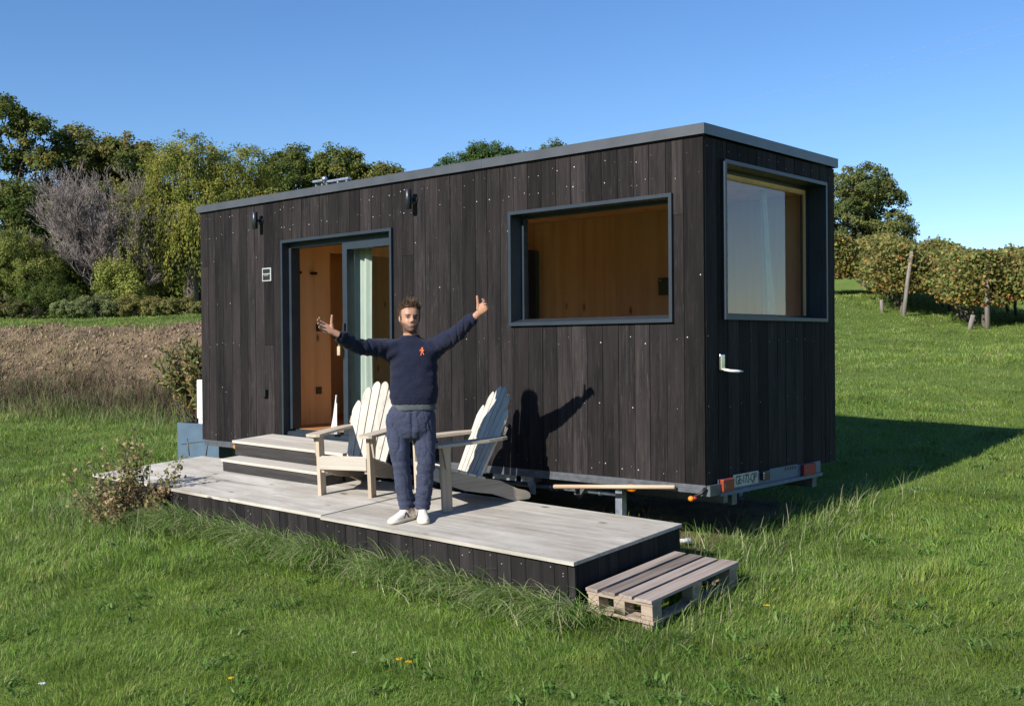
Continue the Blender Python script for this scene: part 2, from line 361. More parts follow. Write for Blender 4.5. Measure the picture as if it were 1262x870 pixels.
cg = n.ramp(g1, [(0.3, (0.095, 0.165, 0.026)), (0.7, (0.155, 0.220, 0.046))])
cg = n.mix(n.ramp(g2, [(0.45, (0, 0, 0)), (0.75, (1, 1, 1))]), cg, (0.150, 0.175, 0.055))
cg = n.mix(n.ramp(g3, [(0.5, (0, 0, 0)), (0.8, (0.5, 0.5, 0.5))]), cg, (0.026, 0.050, 0.012))
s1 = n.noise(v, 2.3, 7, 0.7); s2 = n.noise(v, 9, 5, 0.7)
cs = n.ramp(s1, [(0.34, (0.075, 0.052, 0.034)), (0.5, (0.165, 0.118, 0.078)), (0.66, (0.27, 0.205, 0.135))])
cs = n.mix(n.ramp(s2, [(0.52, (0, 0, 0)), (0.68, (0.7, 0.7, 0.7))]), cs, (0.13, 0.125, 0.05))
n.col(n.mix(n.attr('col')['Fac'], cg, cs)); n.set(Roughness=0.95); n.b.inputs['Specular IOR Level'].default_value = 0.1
n.bump(n.noise(v, 25, 6, 0.75), 0.8, 0.06); MAT['ground'] = n.m
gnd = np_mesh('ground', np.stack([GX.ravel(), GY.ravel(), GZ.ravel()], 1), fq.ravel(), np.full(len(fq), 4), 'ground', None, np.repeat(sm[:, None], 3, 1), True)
tag(gnd, kind='structure')

# ------------------------------------------------------------------ deck frame
DO = Vector((-0.009, -1.64, -0.342)); DX = Vector((1, 0.015, -0.02)).normalized(); DY = Vector((-0.015, 1, 0.064))
DN = DX.cross(DY).normalized(); DY = DN.cross(DX)
DM = Matrix.Identity(4)
for i in range(3): DM[i][0] = DX[i]; DM[i][1] = DY[i]; DM[i][2] = DN[i]; DM[i][3] = DO[i]
DROT = DM.to_euler()
def D(u, v, h=0): return DO + DX*u + DY*v + DN*h
def deck_z(x, y): # height of the deck surface
    return DO.z - (DN.x*(x-DO.x) + DN.y*(y-DO.y))/DN.z

# ------------------------------------------------------------------ grass
def blades(px, py, h, w, lean, colr, ang=None, curl=1.0):
    """N blades of three-step ribbon: 5 verts, quad + triangle; returns verts, faces, colours"""
    N = len(px); z = ground_z(px, py) - 0.01
    a = rng.uniform(0, 2*np.pi, N); b = rng.uniform(0, 2*np.pi, N) if ang is None else ang
    side = np.stack([np.cos(a), np.sin(a), np.zeros(N)], 1)*(w/2)[:, None]
    ln = np.stack([np.cos(b), np.sin(b), np.zeros(N)], 1)*(lean*h)[:, None]
    base = np.stack([px, py, z], 1); up = np.zeros((N, 3)); up[:, 2] = h
    m = base + up*0.55 + ln*0.3; t = base + up*np.sqrt(np.maximum(0.05, 1-(lean*curl*0.75)**2))[:, None] + ln
    V = np.stack([base-side, base+side, m+side*0.75, m-side*0.75, t], 1).reshape(-1, 3)
    i = np.arange(N)[:, None]*5
    F = np.concatenate([i+0, i+1, i+2, i+3, i+3, i+2, i+4], 1).ravel(); L = np.tile([4, 3], N)
    C = np.repeat(colr, 5, 0)
    return V, F, L, C
def pick(cols, N, jit=0.2):
    cols = np.asarray(cols); c = cols[rng.integers(0, len(cols), N)]
    return c*rng.uniform(1-jit, 1+jit, (N, 1))
def in_deck(x, y):
    u = (x-DO.x)*DX.x + (y-DO.y)*DX.y; v = (x-DO.x)*DY.x + (y-DO.y)*DY.y
    return (u > -6.42) & (u < 0.0) & (v > -0.01) & (v < 1.31)
NG = 760000
ang = rng.uniform(-0.72, 0.72, NG); q = rng.uniform(0, 1, NG)
rr = (4.2**0.25 + q*(46**0.25 - 4.2**0.25))**4
dx, dy = -math.sin(yaw), math.cos(yaw)
ca, sa = np.cos(ang), np.sin(ang)
gx = CP.x + rr*(dx*ca - dy*sa); gy = CP.y + rr*(dx*sa + dy*ca)
keep = ~in_deck(gx, gy) & (soil_mask(gx, gy) < 0.35)
keep &= ~((gx > -7.0) & (gx < -0.1) & (gy > 0.25) & (gy < 2.1) & (rng.uniform(0, 1, NG) < 0.97))
gx, gy, rr = gx[keep], gy[keep], rr[keep]; N = len(gx)
pn = vnoise(gx, gy, 1.3, 31); pn2 = vnoise(gx, gy, 0.35, 32); pn3 = vnoise(gx, gy, 4.0, 33)
hh = (0.024 + 0.080*pn*pn2*(0.4+1.2*pn3) + 0.018*rng.uniform(0, 1, N))*(1+0.008*rr)
tuft = vnoise(gx, gy, 0.22, 34)
hh = hh*np.where((tuft > 0.72), 1.55, 1.0)
ww = 0.0035*(np.maximum(rr, 6)/6)**0.85*rng.uniform(0.7, 1.3, N)
c1 = pick([(0.125, 0.230, 0.030), (0.170, 0.280, 0.042), (0.220, 0.315, 0.062), (0.148, 0.240, 0.055)], N, 0.25)
c2 = pick([(0.185, 0.235, 0.060), (0.26, 0.27, 0.11)], N, 0.2)
far = sstep(9, 26, rr)
mixf = ((rng.uniform(0, 1, N) < 0.07 + 0.30*(pn3 > 0.55)*pn + 0.25*far))[:, None]
cc = np.where(mixf, c2, c1)*(0.82+0.36*pn3)[:, None]
straw = rng.uniform(0, 1, N) < 0.012; cc[straw] = pick([(0.50, 0.47, 0.32)], int(straw.sum()), 0.2)
lay = vnoise(gx, gy, 0.9, 36)*4*np.pi + rng.normal(0, 0.9, N)
cc = cc*np.where((vnoise(gx, gy, 0.55, 37) > 0.62)[:, None], np.array([1.22, 1.12, 1.05]), 1.0)*np.where((vnoise(gx, gy, 0.8, 38) > 0.68)[:, None], 0.72, 1.0)
V, F, L, C = blades(gx, gy, hh, ww, np.clip(rng.normal(0.65, 0.35, N), 0.05, 1.4), cc, lay)
o = np_mesh('lawn_grass', V, F, L, 'grass', None, C); tag(o, 'short green meadow grass covering the slope', 'grass', kind='stuff')

def long_blades(P, h, w, lean, colr, dirv=None, droop=1.0):
    """arched ribbons, 4 segments"""
    N = len(P); a = rng.uniform(0, 2*np.pi, N)
    if dirv is not None: a = np.arctan2(dirv[1], dirv[0]) + rng.normal(0, 0.9, N)
    d = np.stack([np.cos(a), np.sin(a), np.zeros(N)], 1)
    sd = np.stack([-np.sin(a), np.cos(a), np.zeros(N)], 1)
    tw = rng.uniform(0.2, 1.0, N)[:, None]; sd = unit(sd*tw + d*(1-tw)*0.6)
    rows = []
    for k, t in enumerate((0, 0.28, 0.55, 0.8, 1.0)):
        th = lean*t*1.5*droop
        z = h*(t - 0.42*np.minimum(lean, 1.6)*droop*t*t*t*1.0); r = h*lean*(t**1.5)*0.85
        p = P + d*r[:, None]; p[:, 2] = P[:, 2] + z - 0.015
        wd = (w*0.5*(1-0.8*t**1.5))[:, None]
        rows += [p - sd*wd, p + sd*wd]
    V = np.stack(rows, 1).reshape(-1, 3); i = np.arange(N)[:, None]*10
    F = np.concatenate([np.concatenate([i+2*k, i+2*k+1, i+2*k+3, i+2*k+2], 1) for k in range(4)], 1).ravel()
    return V, F, np.full(4*N, 4), np.repeat(colr, 10, 0)
def on_ground(x, y): return np.stack([x, y, ground_z(x, y)], 1)
GREEN = [(0.085, 0.185, 0.026), (0.12, 0.225, 0.038), (0.16, 0.26, 0.055), (0.21, 0.29, 0.085), (0.12, 0.21, 0.04), (0.33, 0.36, 0.19), (0.40, 0.37, 0.23)]
acc = []
# along the deck front
N = 9500; u = rng.uniform(-6.1, 0.15, N); v = -np.abs(rng.normal(0, 0.15, N)) - 0.015
wgt = vnoise(u, v*0, 0.42, 41)*(0.55+0.6*vnoise(u, v*0, 1.7, 42)); ok = rng.uniform(0, 1, N) < 0.25+1.0*wgt; u, v = u[ok], v[ok]; wgt = wgt[ok]
P = np.array(DO)[None] + np.array(DX)*u[:, None] + np.array(DY)*v[:, None]; P = on_ground(P[:, 0], P[:, 1]); N = len(P)
acc.append(long_blades(P, (0.15+0.27*wgt)*rng.uniform(0.5, 1.35, N), rng.uniform(0.005, 0.0105, N), rng.uniform(0.5, 1.7, N), pick(GREEN, N)*1.3, (0.3, -1)))
# around the pallet and the right hand side
for cx, cy, sx, sy, n_, hm in ((0.72, -1.15, 0.12, 0.35, 300, 0.22), (0.35, -1.75, 0.4, 0.12, 380, 0.14), (0.55, -0.35, 0.25, 0.3, 420, 0.2),
                         (0.22, 0.7, 0.22, 0.55, 800, 0.2), (0.25, 1.9, 0.25, 0.6, 700, 0.24), (-0.5, 0.35, 0.6, 0.25, 500, 0.2), (-5.6, -2.2, 0.6, 0.2, 700, 0.25), (-6.6, -1.3, 0.2, 0.6, 500, 0.2),
                         (-8.2, 1.2, 0.9, 0.5, 900, 0.22), (-12, 2.2, 2.8, 0.5, 1800, 0.26)):
    x = rng.normal(cx, sx, n_); y = rng.normal(cy, sy, n_); k = ~in_deck(x, y); x, y = x[k], y[k]
    P = on_ground(x, y); N = len(P)
    acc.append(long_blades(P, hm*rng.uniform(0.5, 1.3, N), rng.uniform(0.004, 0.008, N), rng.uniform(0.2, 1.3, N), pick(GREEN if cx < 0.6 or cy < 0 else GREEN+[(0.3, 0.28, 0.17)], N), (0.8, 0.2) if cx > 0 else None))
# clumps of long pale blades arching out from under the deck
for _ in range(95):
    uc = rng.uniform(-5.9, 0.1); n_ = int(rng.integers(20, 70)); u = rng.normal(uc, 0.10, n_); v = -np.abs(rng.normal(0.02, 0.06, n_))
    P = np.array(DO)[None] + np.array(DX)*u[:, None] + np.array(DY)*v[:, None]; P = on_ground(P[:, 0], P[:, 1])
    acc.append(long_blades(P, rng.uniform(0.20, 0.42)*rng.uniform(0.6, 1.15, n_), rng.uniform(0.006, 0.011, n_), rng.uniform(0.6, 1.7, n_), pick(GREEN[1:], n_)*1.3, (rng.uniform(-0.6, 0.6), -1)))
# scattered tufts over the lawn
for _ in range(440):
    a = rng.uniform(-0.58, 0.58); r_ = 4.8 + 19*rng.uniform(0, 1)**1.6
    cx = CP.x + r_*(dx*math.cos(a)-dy*math.sin(a)); cy = CP.y + r_*(dx*math.sin(a)+dy*math.cos(a))
    n_ = int(rng.integers(14, 60)); sp_ = rng.uniform(0.03, 0.12); x = rng.normal(cx, sp_, n_); y = rng.normal(cy, sp_, n_)
    k = ~in_deck(x, y) & (soil_mask(x, y) < 0.3) & ~((x > -7.1) & (x < 0) & (y > 0) & (y < 2.3)); x, y = x[k], y[k]
    if len(x) == 0: continue
    P = on_ground(x, y); N = len(P)
    acc.append(long_blades(P, rng.uniform(0.05, 0.13)*rng.uniform(0.6, 1.2, N), rng.uniform(0.003, 0.006, N), rng.uniform(0.5, 1.4, N), pick(GREEN[:4], N)))
for _ in range(420):   # flat rosettes of broad leaves
    a = rng.uniform(-0.58, 0.58); r_ = 4.8 + 13*rng.uniform(0, 1)**1.5
    cx = CP.x + r_*(dx*math.cos(a)-dy*math.sin(a)); cy = CP.y + r_*(dx*math.sin(a)+dy*math.cos(a)); n_ = int(rng.integers(6, 16))
    x = rng.normal(cx, 0.03, n_); y = rng.normal(cy, 0.03, n_); k = ~in_deck(x, y) & ~((x > -7.1) & (x < 0) & (y > 0) & (y < 2.3)); x, y = x[k], y[k]
    if len(x) == 0: continue
    P = on_ground(x, y); P[:, 2] += 0.02; N = len(P)
    acc.append(long_blades(P, rng.uniform(0.05, 0.10, N), rng.uniform(0.012, 0.024, N), rng.uniform(0.8, 1.7, N), pick([(0.09, 0.19, 0.03), (0.13, 0.23, 0.05), (0.17, 0.26, 0.08)], N)))
def join_np(acc):
    V = []; F = []; L = []; C = []; o = 0
    for v, f, l, c in acc: V.append(v); F.append(f+o); L.append(l); C.append(c); o += len(v)
    return np.concatenate(V), np.concatenate(F), np.concatenate(L), np.concatenate(C)
o = np_mesh('tall_grass', *(join_np(acc)[:3]), 'grass', None, join_np(acc)[3]); tag(o, 'longer arching grass in clumps along the deck and cabin', 'grass', kind='stuff')
# dead weeds at the foot of the bank and straw on it
acc = []
N = 60000; x = rng.uniform(-30, -7.6, N); y = 2.0+0.17*(x+13) + rng.normal(0.75, 0.6, N)
k = rng.uniform(0, 1, N) < 1.5*vnoise(x, y, 0.8, 51)**1.6; x, y = x[k], y[k]; N = len(x)
P = on_ground(x, y); d_ = np.hypot(x-CP.x, y-CP.y); cl_ = vnoise(x, y, 0.9, 52)
wc = pick([(0.11, 0.080, 0.055), (0.075, 0.056, 0.040), (0.17, 0.127, 0.09), (0.14, 0.10, 0.068), (0.085, 0.095, 0.04), (0.10, 0.12, 0.045)], N, 0.3); gw = rng.uniform(0, 1, N) < np.clip(0.7-(y-2.0-0.17*(x+13))*1.3, 0, 0.75); wc[gw] = pick([(0.10, 0.155, 0.04), (0.15, 0.19, 0.06), (0.20, 0.20, 0.09)], int(gw.sum()), 0.25)
acc.append(long_blades(P, rng.uniform(0.12, 0.55, N)*(0.45+0.9*cl_), 0.0032*d_/10*rng.uniform(0.6, 1.5, N), rng.uniform(0.2, 1.8, N), wc))
N = 24000; x = rng.uniform(-36, -7.6, N); y = 2.0+0.17*(x+13) + rng.uniform(0.6, 5.2, N)
k = rng.uniform(0, 1, N) < vnoise(x, y, 0.9, 53)**2*1.6; x, y = x[k], y[k]; N = len(x)
P = on_ground(x, y); d_ = np.hypot(x-CP.x, y-CP.y)
acc.append(long_blades(P, rng.uniform(0.08, 0.25, N), 0.004*d_/10*rng.uniform(0.6, 1.4, N), rng.uniform(0.5, 1.5, N), pick([(0.38, 0.29, 0.18), (0.27, 0.2, 0.12), (0.16, 0.18, 0.07), (0.10, 0.14, 0.04)], N, 0.25)))
N = 22000; x = rng.uniform(-32, -7.4, N); y = 2.0+0.17*(x+13) + rng.uniform(0.5, 4.9, N); k = (soil_mask(x, y) > 0.6) & (rng.uniform(0, 1, N) < 0.3+vnoise(x, y, 1.1, 57)); x, y = x[k], y[k]; N = len(x)
P = on_ground(x, y); r_ = rng.uniform(0.012, 0.034, N)*rng.uniform(0.5, 1.5, N); dd_ = np.array([(1, 0, 0), (0, 1, 0), (-1, 0, 0), (0, -1, 0), (0, 0, 1), (0, 0, -1)], float)
V = P[:, None, :] + dd_[None]*r_[:, None, None]*rng.uniform(0.5, 1.4, (N, 6, 1)) + rng.normal(0, 0.3, (N, 6, 3))*r_[:, None, None]
fi = np.array([(0, 1, 4), (1, 2, 4), (2, 3, 4), (3, 0, 4), (1, 0, 5), (2, 1, 5), (3, 2, 5), (0, 3, 5)])
Fc = (np.arange(N)[:, None, None]*6 + fi[None]).ravel()
o = np_mesh('soil_clods', V.reshape(-1, 3), Fc, np.full(8*N, 3), 'twig', None, np.repeat(pick([(0.17, 0.122, 0.080), (0.23, 0.17, 0.115), (0.115, 0.08, 0.055), (0.28, 0.215, 0.14)], N, 0.2), 6, 0)); tag(o, 'loose crumbly earth clods on the ploughed bank', 'soil', kind='stuff')
A = join_np(acc); o = np_mesh('dry_weeds', A[0], A[1], A[2], 'twig', None, A[3]); tag(o, 'brown dead weeds and straw along the ploughed bank', 'weeds', kind='stuff')

# ------------------------------------------------------------------ tiny house
HL, HH, HW = 7.115, 2.831, 2.295
house = thing('tiny_house', 'dark charred timber cabin on a trailer with flat roof and big windows', 'tiny house')
def clad_wall(axis_len, z0, z1, openings, bw, seed):
    """boards along s in 0..axis_len; returns list of (s0,s1,z0,z1,rnd)"""
    q = random.Random(seed); out = []; s = 0.0
    while s < axis_len-0.02:
        w = bw*q.choice((0.9, 1.0, 1.0, 1.08)); e = min(s+w, axis_len)
        if axis_len-e < 0.06: e = axis_len
        cuts = [(s, e)]
        for (a, b, c, d) in openings:
            new = []
            for (p0, p1) in cuts:
                ps = sorted({p0, p1, *[t for t in (a, b) if p0 < t < p1]}); new += list(zip(ps[:-1], ps[1:]))
            cuts = new
        tone = q.random()
        for (p0, p1) in cuts:
            segs = [(z0, z1)]
            for (a, b, c, d) in openings:
                if p0 >= a-1e-6 and p1 <= b+1e-6:
                    segs = [t for (l, h) in segs for t in ((l, min(h, c)), (max(l, d), h)) if t[1]-t[0] > 0.01]
            for (l, h) in segs:
                if h-l > 1.6 and q.random() < 0.22:
                    mz = q.uniform(l+0.5, h-0.5); out.append((s, e, p0, p1, l, mz-0.0015, tone)); out.append((s, e, p0, p1, mz+0.0015, h, q.random()))
                else: out.append((s, e, p0, p1, l, h, tone if q.random() < 0.7 else q.random()))
        s = e
    return out
def nail(mb, c, nrm, r=0.0055):
    c = Vector(c); a = Vector((0, 0, 1)); b = Vector(nrm).cross(a)
    mb.add([c+a*r*math.sin(t)+b*r*math.cos(t)+Vector(nrm)*0.0015 for t in [k*math.pi/3 for k in range(6)]] + [c+Vector(nrm)*0.003], [(k, (k+1) % 6, 6) for k in range(6)], 1, 0.5)
DOOR = (-5.462, -3.62, 0.123, 2.302); WINF = (-2.040, -0.280, 1.286, 2.320); WINR = (0.280, 2.097, 1.304, 2.591)
FT = 0.022; ZT = HH-0.09
q = random.Random(5)
ops = [(DOOR[0]+HL+0.012, DOOR[1]+HL-0.012, DOOR[2]-0.5, DOOR[3]-0.012), (WINF[0]+HL+0.012, WINF[1]+HL-0.012, WINF[2]+0.012, WINF[3]-0.012)]
mb = MB(); boards = clad_wall(HL, 0.0, ZT, ops, 0.166, 3)
for (s, e, p0, p1, l, h, t) in boards:
    g0 = 0.0025 if abs(p0-s) < 1e-6 else 0; g1 = 0.0025 if abs(p1-e) < 1e-6 else 0
    yo = q.uniform(-0.0015, 0.0015)
    mb.box(-HL+p0+g0, -HL+p1-g1, yo, FT+yo, l, h, 0, t)
    if p1-p0 > 0.1:
        rows = [z for z in (0.09, 0.62, 1.15, 1.66, 2.16, 2.45, 2.64) if l+0.03 < z < h-0.03]
        for z in rows:
            for xx in (p0+0.03, p1-0.03):
                if q.random() < (0.5 if z > 2.3 or z < 0.3 or 1.0 < z < 1.3 else 0.14): nail(mb, (-HL+xx+q.uniform(-0.012, 0.012), yo, z+q.uniform(-0.035, 0.035)), (0, -1, 0), q.choice((0.0025, 0.003, 0.004, 0.006)))
mb.build('front_cladding', ['clad', 'nail'], house)
mb = MB()
ops = [(WINR[0]-FT+0.012, WINR[1]-FT-0.012, WINR[2]+0.012, WINR[3]-0.012)]
for (s, e, p0, p1, l, h, t) in clad_wall(HW-FT, 0.0, ZT, ops, 0.166, 9):
    g0 = 0.0025 if abs(p0-s) < 1e-6 else 0; g1 = 0.0025 if abs(p1-e) < 1e-6 else 0
    yo = q.uniform(-0.0015, 0.0015); mb.box(-FT+yo, yo, FT+0.002+p0+g0, FT+p1-g1, l, h, 0, t)
    if p1-p0 > 0.1:
        for z in (0.1, 0.62, 1.15, 2.66):
            if l < z < h and q.random() < 0.5: nail(mb, (yo, FT+p0+0.03, z+q.uniform(-0.03, 0.03)), (1, 0, 0), 0.004)
mb.build('end_cladding', ['clad', 'nail'], house)
mb = MB()
for (s, e, p0, p1, l, h, t) in clad_wall(HL-0.004, 0.0, ZT, [], 0.166, 19): mb.box(-HL+p0+0.0025, -HL+p1-0.0025, HW-FT, HW, l, h, 0, t)
mb.build('rear_cladding', ['clad', 'nail'], house)
mb = MB()
for (s, e, p0, p1, l, h, t) in clad_wall(HW-2*FT-0.004, 0.0, ZT, [], 0.166, 29): mb.box(-HL, -HL+FT, FT+0.002+p0+0.002, FT+0.002+p1-0.002, l, h, 0, t)
mb.build('side_cladding', ['clad', 'nail'], house)
# structural core + pine lining (inner room y 0.19..2.16, x -6.97..-0.19)
IT = 0.15; X0, X1, Y0, Y1 = -HL+FT+0.003, -FT-0.003, FT+0.003, HW-FT-0.003
IZ0, IZ1 = 0.20, 2.50
def ring_boxes(mb, a0, a1, z0, z1, ops, put):
    """rectangles round openings (ops sorted along a)"""
    s = a0
    for (o0, o1, c, d) in ops:
        put(s, o0, z0, z1)
        if c > z0+0.005: put(o0, o1, z0, c)
        put(o0, o1, d, z1); s = o1
    put(s, a1, z0, z1)
mb = MB()
dop = (DOOR[0], DOOR[1], 0.14, DOOR[3]); 
ring_boxes(mb, X0, X1, 0.02, ZT-0.01, [dop, WINF], lambda a, b, c, d: mb.box(a, b, Y0, IT, c, d, 0, 0.3))
ring_boxes(mb, IT, HW-IT, 0.02, ZT-0.01, [(WINR[0], WINR[1], WINR[2], WINR[3])], lambda a, b, c, d: mb.box(-IT-0.01, X1, a, b, c, d, 0, 0.3))
mb.box(X0, X1, HW-IT, Y1, 0.02, ZT-0.01, 0, 0.3)
mb.box(X0, -HL+IT, IT, HW-IT, 0.02, ZT-0.01, 0, 0.3)
mb.build('wall_core', ['black'], house)
mb = MB(); PT = 0.018
def panels(a0, a1, w):
    k = max(1, round((a1-a0)/w)); return [(a0+(a1-a0)*i/k+0.0008, a0+(a1-a0)*(i+1)/k-0.0008) for i in range(k)]
ix0, ix1, iy0, iy1 = -HL+IT+0.002, -IT-0.012, IT+0.002, HW-IT-0.002
def put_front(a, b, c, d):
    for (p0, p1) in panels(a, b, 1.2): mb.box(p0, p1, iy0, iy0+PT, c, d, 0)
ring_boxes(mb, ix0, ix1, IZ0, IZ1, [(DOOR[0]+0.03, DOOR[1]-0.03, 0.1, DOOR[3]-0.03), (WINF[0]+0.03, WINF[1]-0.03, WINF[2]+0.03, WINF[3]-0.03)], put_front)
for (p0, p1) in panels(ix0, ix1, 1.22): mb.box(p0, p1, iy1-PT, iy1, IZ0, IZ1, 0)
ring_boxes(mb, iy0+PT+0.002, iy1-PT-0.002, IZ0, IZ1, [(WINR[0]+0.03, WINR[1]-0.08, WINR[2]+0.03, WINR[3]-0.03 if WINR[3]-0.03 < IZ1-0.01 else IZ1-0.012)], lambda a, b, c, d: mb.box(ix1-PT, ix1, a, b, c, d, 0))
mb.box(ix0, ix0+PT, iy0+PT+0.002, iy1-PT-0.002, IZ0, IZ1, 0)
mb.build('interior_lining', ['pine'], house)
mb = MB(); mb.box(ix0, ix1, iy0, iy1, IZ1+0.002, IZ1+0.03, 0); mb.build('interior_ceiling', ['pine'], house)
mb = MB()
for (a, b) in panels(iy0, iy1, 0.16): mb.box(ix0, ix1, a, b, 0.16, IZ0-0.002, 0)
mb.build('interior_floor', ['pinefloor'], house)
# partition beside the door (its face looks at +x) with a dark doorway beyond
mb = MB(); mb.box(-5.80, -5.755, iy0+PT+0.003, 0.905, IZ0+0.001, IZ1-0.001, 0, 0.55); mb.box(-5.80, -5.755, 0.905, iy1-PT-0.003, 2.24, IZ1-0.001, 0, 0.5)
pw = mb.build('partition_wall', ['pine'], house)
for (y, z, a, b) in ((0.725, 1.34, 0.040, 0.042), (0.716, 0.598, 0.04, 0.042)):
    MB().box(-5.754, -5.742, y-a, y+a, z-b, z+b, 0, None, 0.004).build('wall_socket', ['black'], pw)
for y in (0.414, 0.637):
    MB().box(-5.754, -5.70, y-0.035, y+0.035, 1.965, 1.995, 0, None, 0.004).build('coat_hook', ['black'], pw)
# things seen on the rear wall through the front window
m = MB(); m.box(-1.86, -1.60, iy1-PT-0.02, iy1-PT-0.002, 1.62, 1.80, 0, None, 0.004); m.box(-1.84, -1.82, iy1-PT-0.024, iy1-PT-0.0202, 1.765, 1.78, 1); m.build('control_panel', ['black', 'plate'], house)
m = MB(); m.box(-3.78, -3.50, 1.90, iy1-PT-0.004, IZ0+0.001, 2.19, 0, None, 0.006); m.build('kitchen_column', ['black'], house)
m = MB(); m.box(-3.6, -2.5, iy0+PT+0.002, 0.75, IZ0+0.001, 0.95); m.box(-3.62, -2.48, iy0+PT+0.002, 0.77, 0.952, 0.99, 1); m.build('kitchen_counter', ['pine', 'black'], house)
# roof
mb = MB(); mb.box(-HL-0.02, 0.02, -0.02, HW+0.02, HH-0.055, HH-0.03); mb.build('roof', ['roof'], house)
mb = MB(); o_, th, fh = 0.03, 0.012, 0.078
for (a, b) in panels(-HL-o_, o_, 2.4): mb.box(a, b, -o_, -o_+th, HH-fh, HH, 0); mb.box(a, b, HW+o_-th, HW+o_, HH-fh, HH, 0)
mb.box(o_-th, o_, -o_+th, HW+o_-th, HH-fh, HH); mb.box(-HL-o_, -HL-o_+th, -o_+th, HW+o_-th, HH-fh, HH)
mb.box(-HL-o_, o_, -o_, 0.06, HH+0.0005, HH+0.006); mb.box(-HL-o_, o_, HW-0.06, HW+o_, HH+0.0005, HH+0.006)
mb.box(-0.06, o_, 0.0605, HW-0.0605, HH+0.0005, HH+0.006); mb.box(-HL-o_, -HL+0.06, 0.0605, HW-0.0605, HH+0.0005, HH+0.006)
mb.box(-HL-0.004, 0.004, -0.004, 0.02, ZT+0.002, HH-0.08, 1)
mb.build('roof_fascia', ['fascia', 'black'], house)
# windows: flashing, reveal, sash, pane
def frame_boxes(mb, a0, a1, z0, z1, w, put, mi=0):
    put(a0, a1, z1-w, z1, mi); put(a0, a1, z0, z0+w, mi); put(a0, a0+w, z0+w, z1-w, mi); put(a1-w, a1, z0+w, z1-w, mi)
def window(op, face, depth, sash, pane_mat, name='window'):
    a0, a1, z0, z1 = op
    P = (lambda mb, p, q_, d0, d1: (lambda a, b, c, d, mi=0: mb.box(a, b, d0, d1, c, d, mi))) 
    def put(mb, d0, d1):
        if face == 'front': return lambda a, b, c, d, mi=0: mb.box(a, b, d0, d1, c, d, mi, None, 0.0)
        return lambda a, b, c, d, mi=0: mb.box(-d1, -d0, a, b, c, d, mi, None, 0.0)
    mb = MB(); frame_boxes(mb, a0, a1, z0, z1, 0.03, put(mb, -0.03, 0.0215))
    frame_boxes(mb, a0+0.012, a1-0.012, z0+0.012, z1-0.012, 0.018, put(mb, 0.0225, depth+0.05))
    fr = mb.build(name, ['frame'], house)
    mb = MB(); e = 0.0305
    frame_boxes(mb, a0+e, a1-e, z0+e, z1-e, sash, put(mb, depth-0.02, depth+0.04)); mb.build('sash', ['frame'], fr)
    mb = MB(); put(mb, depth+0.004, depth+0.010)(a0+e+sash+0.0005, a1-e-sash-0.0005, z0+e+sash+0.0005, z1-e-sash-0.0005); mb.build('pane', [pane_mat], fr)
    return fr
wf = window(WINF, 'front', 0.14, 0.028, 'glass')
m = MB(); T = Matrix.Translation((0, 0, 0)); m.prism([(-0.028, WINF[2]+0.032), (0.118, WINF[2]+0.062), (0.118, WINF[2]+0.031), (-0.028, WINF[2]+0.0305)], WINF[0]+0.032, WINF[1]-0.032, 'yz'); m.build('sill', ['frame'], wf)
wr = window(WINR, 'end', 0.175, 0.03, 'glassend')
# sliding door
a0, a1, z0, z1 = DOOR
mb = MB(); 
mb.box(a0, a1, -0.03, 0.0215, z1-0.03, z1); mb.box(a0, a0+0.03, -0.03, 0.0215, z0, z1-0.03); mb.box(a1-0.03, a1, -0.03, 0.0215, z0, z1-0.03)
mb.box(a0+0.012, a1-0.012, 0.0225, 0.19, z1-0.03, z1-0.012); mb.box(a0+0.012, a0+0.030, 0.0225, 0.19, z0, z1-0.03); mb.box(a1-0.030, a1-0.012, 0.0225, 0.19, z0, z1-0.03)
mb.box(a0+0.031, a1-0.031, 0.06, 0.18, z1-0.085, z1-0.0305); mb.box(a0+0.031, a0+0.075, 0.06, 0.18, z0+0.075, z1-0.0855)
fr = mb.build('door_frame', ['frame'], house)
mb = MB(); mb.box(a0+0.03, a1-0.03, -0.05, 0.02, z0-0.03, z0+0.012); mb.box(a0+0.031, a1-0.031, 0.0205, 0.10, z0, z0+0.045); mb.box(a0+0.031, a1-0.031, 0.1005, 0.2, z0+0.01, z0+0.07)
for k in range(4): mb.box(a0+0.035, a1-0.035, 0.03+k*0.018, 0.036+k*0.018, z0+0.0455, z0+0.052)
mb.build('threshold', ['frame'], fr)
sd = MB(); xm = -4.495
sd.box(xm, xm+0.075, 0.06, 0.12, z0+0.055, z1-0.087); sd.box(a1-0.09, a1-0.0315, 0.06, 0.12, z0+0.055, z1-0.087)
sd.box(xm+0.0755, a1-0.0905, 0.06, 0.12, z0+0.055, z0+0.13); sd.box(xm+0.0755, a1-0.0905, 0.06, 0.12, z1-0.16, z1-0.087)
sdo = sd.build('sliding_door', ['frame'], house)
MB().box(xm+0.076, a1-0.091, 0.085, 0.091, z0+0.1305, z1-0.1605).build('pane', ['glassdoor'], sdo)
m = MB(); m.box(xm+0.02, xm+0.05, 0.03, 0.0595, 1.16, 1.36, 0, None, 0.006); m.box(xm+0.027, xm+0.043, 0.012, 0.03, 1.18, 1.21, 1, None, 0.003); m.build('handle', ['black', 'chrome'], sdo)
